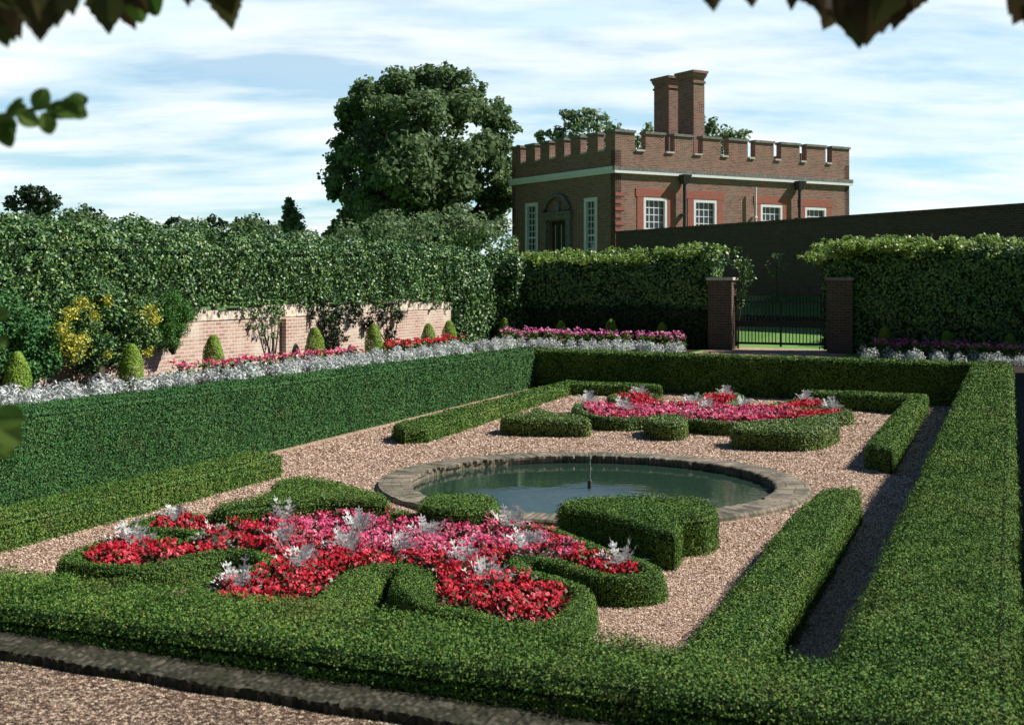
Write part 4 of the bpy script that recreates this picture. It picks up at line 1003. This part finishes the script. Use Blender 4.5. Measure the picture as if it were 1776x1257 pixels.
# far sides of the parapet
for k_ in range(7):
    s0 = k_ * LL / 6.6 ; o = HC + dr * LR + dl * (s0 + .4)
    if s0 + 1.1 > LL: continue
    g = Geo(); box(g, v3(o, ZP + .002), v3(dl * .8, 0), v3(-dr * .36, 0), (0, 0, ZM - ZP - .05)); q = g.build('merlon', M['brick'], uv=True); q.parent = par; q.location = -Vector(house.location)
for k_ in range(9):
    s0 = k_ * LR / 8.7 + .4; o = HC + dl * LL + dr * s0
    if s0 + 1.0 > LR - .4: continue
    g = Geo(); box(g, v3(o, ZP + .002), v3(dr * .9, 0), v3(-dl * .36, 0), (0, 0, ZM - ZP - .05)); q = g.build('merlon', M['brick'], uv=True); q.parent = par; q.location = -Vector(house.location)
# windows
def window(f, hole, kind, nx, nz):
    s0, s1, z0, z1 = hole; w_ = s1 - s0
    g = Geo(); fr = .14 if kind == 'r' else .19
    f(g, s0 + .001, s0 + fr, z0, z1, -.2, .015); f(g, s1 - fr, s1 - .001, z0, z1, -.2, .015)
    f(g, s0 + fr, s1 - fr, z1 - fr, z1 - .001, -.2, .015); f(g, s0 + fr, s1 - fr, z0 + .001, z0 + fr, -.2, .015)
    a0, a1, b0, b1 = s0 + fr, s1 - fr, z0 + fr, z1 - fr
    for i in range(1, nx): c = a0 + (a1 - a0) * i / nx; f(g, c - .02, c + .02, b0, b1, -.16, -.11)
    for i in range(1, nz):
        c = b0 + (b1 - b0) * i / nz; th = .045 if i == nz // 2 else .02
        f(g, a0, a1, c - th, c + th, -.165, -.105)
    fo = hpart(g, 'window', M['white'])
    g = Geo(); f(g, a0 + .002, a1 - .002, b0 + .002, b1 - .002, -.15, -.135)
    p = g.build('pane', M['glass']); p.parent = fo; p.location = (0, 0, 0)
    if kind == 'r':
        g = Geo(); e = .38
        f(g, s0 - e, s0 - .001, z0 - .2, z1 + .02, -.1, .022); f(g, s1 + .001, s1 + e, z0 - .2, z1 + .02, -.1, .022); f(g, s0 - e - .08, s1 + e + .08, z1 + .022, z1 + .42, -.1, .03)
        p = g.build('brick_surround', M['brickred'], uv=True); p.parent = fo; p.location = (0, 0, 0)
    return fo
for h in RW: window(rbox, h, 'r', 4, 8)
for h in LW: window(lbox, h, 'l', 3, 10)
# corner quoins of brighter brick
g = Geo()
for i in range(14):
    z_ = zg + 2.2 + i * .34
    if z_ + .3 > ZC0 - .05: break
    w_ = .55 if i % 2 else .32; rbox(g, .0, w_, z_, z_ + .17, .003, .02)
hpart(g, 'quoins', M['brickred'])
# door with pilasters and a broken segmental pediment
s0, s1, z0, z1 = DO
g = Geo(); lbox(g, s0, s1, z0, z1, -.3, -.22); dfo = hpart(g, 'door', M['door'])
g = Geo()
for c in (s0 + .3, (s0 + s1) / 2, s1 - .3): lbox(g, c - .03, c + .03, z0 + .8, z1 - .2, -.218, -.2)
for zz in (z0 + 1.4, z0 + 2.1): lbox(g, s0 + .2, s1 - .2, zz, zz + .05, -.218, -.205)
p = g.build('glazing_bars', M['stone']); p.parent = dfo
g = Geo()
lbox(g, s0 - .42, s0 - .05, z0, z1 + .05, .002, .16); lbox(g, s1 + .05, s1 + .42, z0, z1 + .05, .002, .16); lbox(g, s0 - .5, s1 + .5, z1 + .052, z1 + .32, .002, .2)
lbox(g, s0 - .6, s1 + .6, z1 + .322, z1 + .42, .002, .3)
p = g.build('door_surround', M['stonedark']); p.parent = dfo
zpd = lz2(960, 368); c_ = (s0 + s1) / 2; R_ = (ls_(937) - ls_(982)) / 2
g = Geo(); pts = []
for k_ in range(13):
    a = math.radians(15 + 150 * k_ / 12)
    q = HC + dl * (c_ + R_ * math.cos(a)) + nl * .12; pts.append(v3(q, zpd + R_ * .85 * math.sin(a) - .2))
tube(g, pts, .11, 6); lbox(g, c_ - R_ - .1, c_ + R_ + .1, zpd - .22, zpd - .08, .002, .22)
lbox(g, c_ - .25, c_ + .25, zpd - .06, zpd + .5, .002, .14)
p = g.build('pediment', M['stonedark']); p.parent = dfo
# rainwater pipes
for px, r_, mat, hop in ((1182, .085, 'lead', True), (1305, .05, 'white', False), (1381, .085, 'lead', True)):
    s_ = rs(px); g = Geo(); q = HC + dr * s_ + nr * .24
    ztop = ZC0 - .05
    tube(g, [v3(q, zg), v3(q, ztop - .3)], r_, 8)
    for zz in np.arange(zg + 1, ztop - .4, 1.6): rbox(g, s_ - r_ * 1.6, s_ + r_ * 1.6, zz, zz + .08, .02, .3)
    pf = hpart(g, 'drainpipe', M[mat])
    if hop:
        g = Geo(); a, b_ = .26, .14
        top = [v3(HC + dr * (s_ + sx * a) + nr * oy, ztop + .12) for sx, oy in ((-1, .025), (1, .025), (1, .5), (-1, .5))]
        bot = [v3(HC + dr * (s_ + sx * b_) + nr * oy, ztop - .32) for sx, oy in ((-1, .1), (1, .1), (1, .36), (-1, .36))]
        g.add(bot + top, [[3, 2, 1, 0], [4, 5, 6, 7], [0, 1, 5, 4], [1, 2, 6, 5], [2, 3, 7, 6], [3, 0, 4, 7]]); q = g.build('hopper', M[mat]); q.parent = pf
# chimneys
def chimney(px, ytop, Yc):
    c = np.array([(px - CX) / F * Yc, Yc]); zt = CZ + (HY - ytop) / F * Yc; z0 = ZR
    g = Geo(); wl, wr = 1.22, .70
    box(g, v3(c, z0), v3(dl * wl, 0), v3(dr * wr, 0), (0, 0, zt - z0 - .62))
    o = hpart(g, 'chimney', M['brick'], uv=True)
    g = Geo()
    for e, a, b_ in ((.05, .615, .52), (.0, .515, .36), (.05, .355, .26), (.09, .255, .13), (.14, .125, .0)):
        q = c - dl * e - dr * e; box(g, v3(q, zt - a), v3(dl * (wl + 2 * e), 0), v3(dr * (wr + 2 * e), 0), (0, 0, a - b_))
    p = g.build('chimney_cap', M['brick'], uv=True); p.parent = o
    g = Geo(); q = c + dl * .15 + dr * .12; box(g, v3(q, zt + .003), v3(dl * .9, 0), v3(dr * .32, 0), (0, 0, .04)); p = g.build('flue_top', M['stonedark']); p.parent = o
chimney(1203, 122, 61.6); chimney(1160, 131.5, 63.2)

# ================================================================== OVERHANGING LEAVES NEAR THE LENS
def lobed_leaf(g, c, axis, nrm, L, mat, r):
    axis = axis / np.linalg.norm(axis); nrm = nrm - axis * (nrm @ axis); nrm /= np.linalg.norm(nrm); sd = np.cross(nrm, axis)
    prof = [(0, .02), (.05, .22), (.14, .40), (.24, .45), (.34, .40), (.45, .41), (.58, .31), (.72, .22), (.88, .09), (1, 0)]
    prof = [(t_, float(np.interp(t_, [q[0] for q in prof], [q[1] for q in prof])) * (1 + .10 * math.sin(t_ * 40 + r * 9))) for t_ in np.linspace(0, 1, 19)]
    if mat == 1: prof = [(t_, .40 * math.sin(math.pi * min(1, t_ * .97 + .02)) ** .65) for t_, _ in prof]
    Vv = []
    for t_, w_ in prof:
        ctr = c + axis * L * t_ - nrm * L * .12 * t_ * t_
        Vv += [ctr - sd * w_ * L + nrm * w_ * L * .25, ctr, ctr + sd * w_ * L + nrm * w_ * L * .25]
    Fc = []
    for i in range(len(prof) - 1):
        a = i * 3; Fc += [[a, a + 1, a + 4, a + 3], [a + 1, a + 2, a + 5, a + 4]]
    g.add(Vv, Fc, mat, r)
def sprig(label, stem_px, leaves, D, mats, jitter=.08):
    """stem_px: list of (px,py); leaves: (px,py,length px,direction deg, material)"""
    t = thing('leafy_branch', label, 'branch', Q(*stem_px[0], D), 'overhanging leafy branches close to the lens')
    g = Geo(); pts = [Q(a, b_, D + .03 * i) for i, (a, b_) in enumerate(stem_px)]
    tube(g, pts, [.007 - .004 * i / max(1, len(pts) - 1) for i in range(len(pts))], 6); 
    o = g.build('twig', M['bark']); childof(o, t)
    g = Geo()
    for px, py, Lp, ang, mt in leaves:
        d_ = D + rng.uniform(-jitter, jitter); c = Q(px, py, d_); a = math.radians(ang)
        ax = np.array([math.cos(a), rng.uniform(-.35, .35), -math.sin(a)]); nn = np.array([rng.uniform(-.5, .5), -1, rng.uniform(-.1, .6)])
        lobed_leaf(g, c, ax, nn, Lp / F * d_, mt, rng.random())
    childof(g.build('leaves', [M[m_] for m_ in mats]), t)
mm = ['canopy', 'canopygreen']
sprig('dark out-of-focus leaves hanging in the top left corner', [(-40, -80), (20, -30), (70, -10), (110, 5)],
      [(10, -30, 100, 80, 0), (40, -30, 100, 100, 0), (60, -40, 90, 70, 0), (95, -40, 90, 85, 0), (70, -10, 90, 84, 0), (20, 20, 60, 110, 0), (-10, 10, 70, 60, 0), (110, -40, 70, 75, 0), (30, -10, 70, 40, 0), (60, -20, 60, 10, 0), (0, -10, 70, 20, 0), (-15, -30, 60, 50, 0), (45, 10, 45, 120, 0), (0, 45, 40, 75, 0)], 1.8, mm)
sprig('dark leaf hanging at the top edge beside two small green leaves', [(170, -90), (200, -50), (250, -25), (300, -20)],
      [(185, -30, 90, 88, 0), (205, -35, 90, 75, 0), (225, -30, 60, 60, 0), (232, -15, 55, 80, 1), (255, -20, 50, 70, 1), (268, -18, 48, 88, 1), (200, -20, 60, 95, 0), (310, -40, 50, 60, 0), (330, -38, 52, 95, 0), (345, -38, 45, 70, 0)], 2.05, mm)
sprig('single pointed dark leaf hanging from the top edge above the left sky', [(395, -90), (392, -45)], [(390, -50, 102, 88, 0), (380, -45, 75, 75, 0)], 2.1, mm)
sprig('row of dark lobed leaves hanging from the top edge right of the chimneys', [(1180, -90), (1300, -50), (1450, -40), (1580, -55)],
      [(1232, -40, 62, 85, 0), (1300, -45, 60, 80, 0), (1370, -40, 60, 80, 0), (1395, -40, 70, 60, 0), (1440, -35, 85, 75, 0), (1480, -35, 120, 84, 0), (1510, -30, 110, 92, 0), (1530, -35, 95, 85, 0), (1560, -35, 90, 95, 0), (1590, -40, 75, 105, 0), (1465, -30, 90, 110, 0), (1420, -35, 65, 90, 0), (1500, -30, 80, 60, 0), (1545, -30, 80, 110, 0)], 2.0, mm)
sprig('dark leaf tip hanging in the top right corner', [(1830, -60), (1790, -10)], [(1790, -10, 60, 120, 0), (1800, 5, 60, 100, 0), (1770, -15, 45, 110, 0)], 2.0, mm)
sprig('blurred green leafy sprig reaching in from the left edge against the sky', [(-60, 215), (0, 203), (60, 190), (130, 178)],
      [(60, 190, 42, -60, 1), (75, 195, 40, 75, 1), (80, 190, 48, 5, 1), (100, 188, 46, -10, 1), (100, 184, 46, 25, 1), (115, 180, 38, -20, 1), (20, 198, 36, -50, 1), (10, 200, 40, -25, 1), (10, 205, 40, 90, 1), (30, 196, 40, 30, 1), (-10, 205, 40, 20, 1), (118, 184, 36, 30, 1), (5, 215, 42, 75, 1)], 2.0, mm, .03)
sprig('blurred green leaves at the left edge over the tall hedge', [(-80, 700), (-30, 730), (10, 745)], [(-10, 720, 60, 5, 1), (-5, 735, 55, 35, 1), (-10, 765, 45, 30, 1), (-15, 780, 40, -20, 1)], 1.7, mm, .03)
sprig('small blurred leaf at the left edge over the golden shrub', [(-80, 560), (-10, 580)], [(-14, 540, 34, 10, 1), (-14, 598, 30, -10, 1)], 1.7, mm, .03)

# ================================================================== LIGHT, SKY, CAMERA
EL, AZ = math.radians(43), math.radians(8)
sd = Vector((math.cos(AZ) * math.cos(EL), math.sin(AZ) * math.cos(EL), math.sin(EL)))
L_ = bpy.data.lights.new('sun', 'SUN'); L_.energy = 5.0; L_.angle = math.radians(.5); L_.color = (1, .945, .86)
so = bpy.data.objects.new('sun', L_); COL.objects.link(so); so.rotation_euler = (-sd).to_track_quat('-Z', 'Y').to_euler(); so.location = (30, 5, 40)

w = bpy.data.worlds.new('World'); sc.world = w; w.use_nodes = True; nt = w.node_tree
for n_ in list(nt.nodes): nt.nodes.remove(n_)
out = nd(nt, 'ShaderNodeOutputWorld'); bgd = nd(nt, 'ShaderNodeBackground')
sky = nd(nt, 'ShaderNodeTexSky'); sky.sky_type = 'NISHITA'; sky.sun_disc = False; sky.sun_elevation = EL; sky.sun_rotation = math.pi / 2 - AZ
sky.air_density = 1.0; sky.dust_density = .6; sky.ozone_density = 1.5
tc = nd(nt, 'ShaderNodeTexCoord'); sx = nd(nt, 'ShaderNodeSeparateXYZ'); nt.links.new(tc.outputs['Generated'], sx.inputs[0])
def mth(op, a, b_=None, c=None, clamp=False):
    n_ = nd(nt, 'ShaderNodeMath', operation=op); n_.use_clamp = clamp
    for i, v_ in enumerate((a, b_, c)):
        if v_ is None: continue
        if isinstance(v_, (int, float)): n_.inputs[i].default_value = v_
        else: nt.links.new(v_, n_.inputs[i])
    return n_.outputs[0]
zz = mth('MAXIMUM', sx.outputs['Z'], 0.0); den = mth('ADD', zz, .15)
cxn = nd(nt, 'ShaderNodeCombineXYZ'); nt.links.new(mth('DIVIDE', sx.outputs['X'], den), cxn.inputs[0]); nt.links.new(mth('DIVIDE', sx.outputs['Y'], den), cxn.inputs[1])
mp = nd(nt, 'ShaderNodeMapping'); mp.inputs['Scale'].default_value = (.55, 1.15, 1); mp.inputs['Location'].default_value = (3.1, 1.4, 0); mp.inputs['Rotation'].default_value = (0, 0, .10)
nt.links.new(cxn.outputs[0], mp.inputs[0])
cn = nd(nt, 'ShaderNodeTexNoise'); cn.inputs['Scale'].default_value = 1.7; cn.inputs['Detail'].default_value = 10; cn.inputs['Roughness'].default_value = .56; cn.inputs['Distortion'].default_value = .1
nt.links.new(mp.outputs[0], cn.inputs['Vector'])
cr = ramp(nt, [(.40, (0, 0, 0)), (.48, (.55, .55, .55)), (.58, (1, 1, 1))]); nt.links.new(cn.outputs['Fac'], cr.inputs[0])
fade = mth('SUBTRACT', 1.0, mth('MULTIPLY', mth('SUBTRACT', zz, .235), 12.0, clamp=True), clamp=True)
front = mth('MULTIPLY', mth('ADD', sx.outputs['Y'], -.35), 2.5, clamp=True)
mask = mth('MULTIPLY', mth('MULTIPLY', mth('MULTIPLY_ADD', cr.outputs[0], .62, .38), fade), front)
cn2 = nd(nt, 'ShaderNodeTexNoise'); cn2.inputs['Scale'].default_value = 2.6; cn2.inputs['Detail'].default_value = 8; nt.links.new(mp.outputs[0], cn2.inputs['Vector'])
cc = ramp(nt, [(.35, (.50, .64, .71)), (.6, (.73, .77, .765))]); nt.links.new(cn2.outputs['Fac'], cc.inputs[0])
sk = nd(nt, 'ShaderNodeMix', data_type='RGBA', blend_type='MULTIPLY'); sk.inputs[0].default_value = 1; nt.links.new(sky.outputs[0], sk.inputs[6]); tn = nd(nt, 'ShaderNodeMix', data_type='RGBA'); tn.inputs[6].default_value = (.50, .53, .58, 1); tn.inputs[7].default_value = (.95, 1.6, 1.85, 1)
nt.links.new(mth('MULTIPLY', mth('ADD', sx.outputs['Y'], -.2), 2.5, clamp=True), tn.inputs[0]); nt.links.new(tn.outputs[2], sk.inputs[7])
STR = .055
cs = nd(nt, 'ShaderNodeVectorMath', operation='SCALE'); cs.inputs['Scale'].default_value = 1 / STR; nt.links.new(cc.outputs[0], cs.inputs[0])
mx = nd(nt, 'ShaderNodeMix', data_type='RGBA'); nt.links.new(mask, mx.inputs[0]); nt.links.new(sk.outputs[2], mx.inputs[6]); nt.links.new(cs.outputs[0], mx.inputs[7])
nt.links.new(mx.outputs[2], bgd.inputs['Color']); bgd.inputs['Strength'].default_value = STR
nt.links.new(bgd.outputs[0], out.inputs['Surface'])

cam = bpy.data.cameras.new('camera'); co = bpy.data.objects.new('camera', cam); COL.objects.link(co)
co.location = (0, 0, CZ); co.rotation_euler = (math.pi / 2, 0, 0)
cam.sensor_fit = 'HORIZONTAL'; cam.sensor_width = 36; cam.lens = F / 1776 * 36; cam.shift_y = -(628.5 - HY) / 1776; cam.clip_start = .05; cam.clip_end = 5000
cam.dof.use_dof = True; cam.dof.focus_distance = 22; cam.dof.aperture_fstop = 4.8
sc.camera = co
sc.view_settings.view_transform = 'Standard'; sc.view_settings.look = 'None'; sc.view_settings.exposure = .55; sc.view_settings.gamma = 1
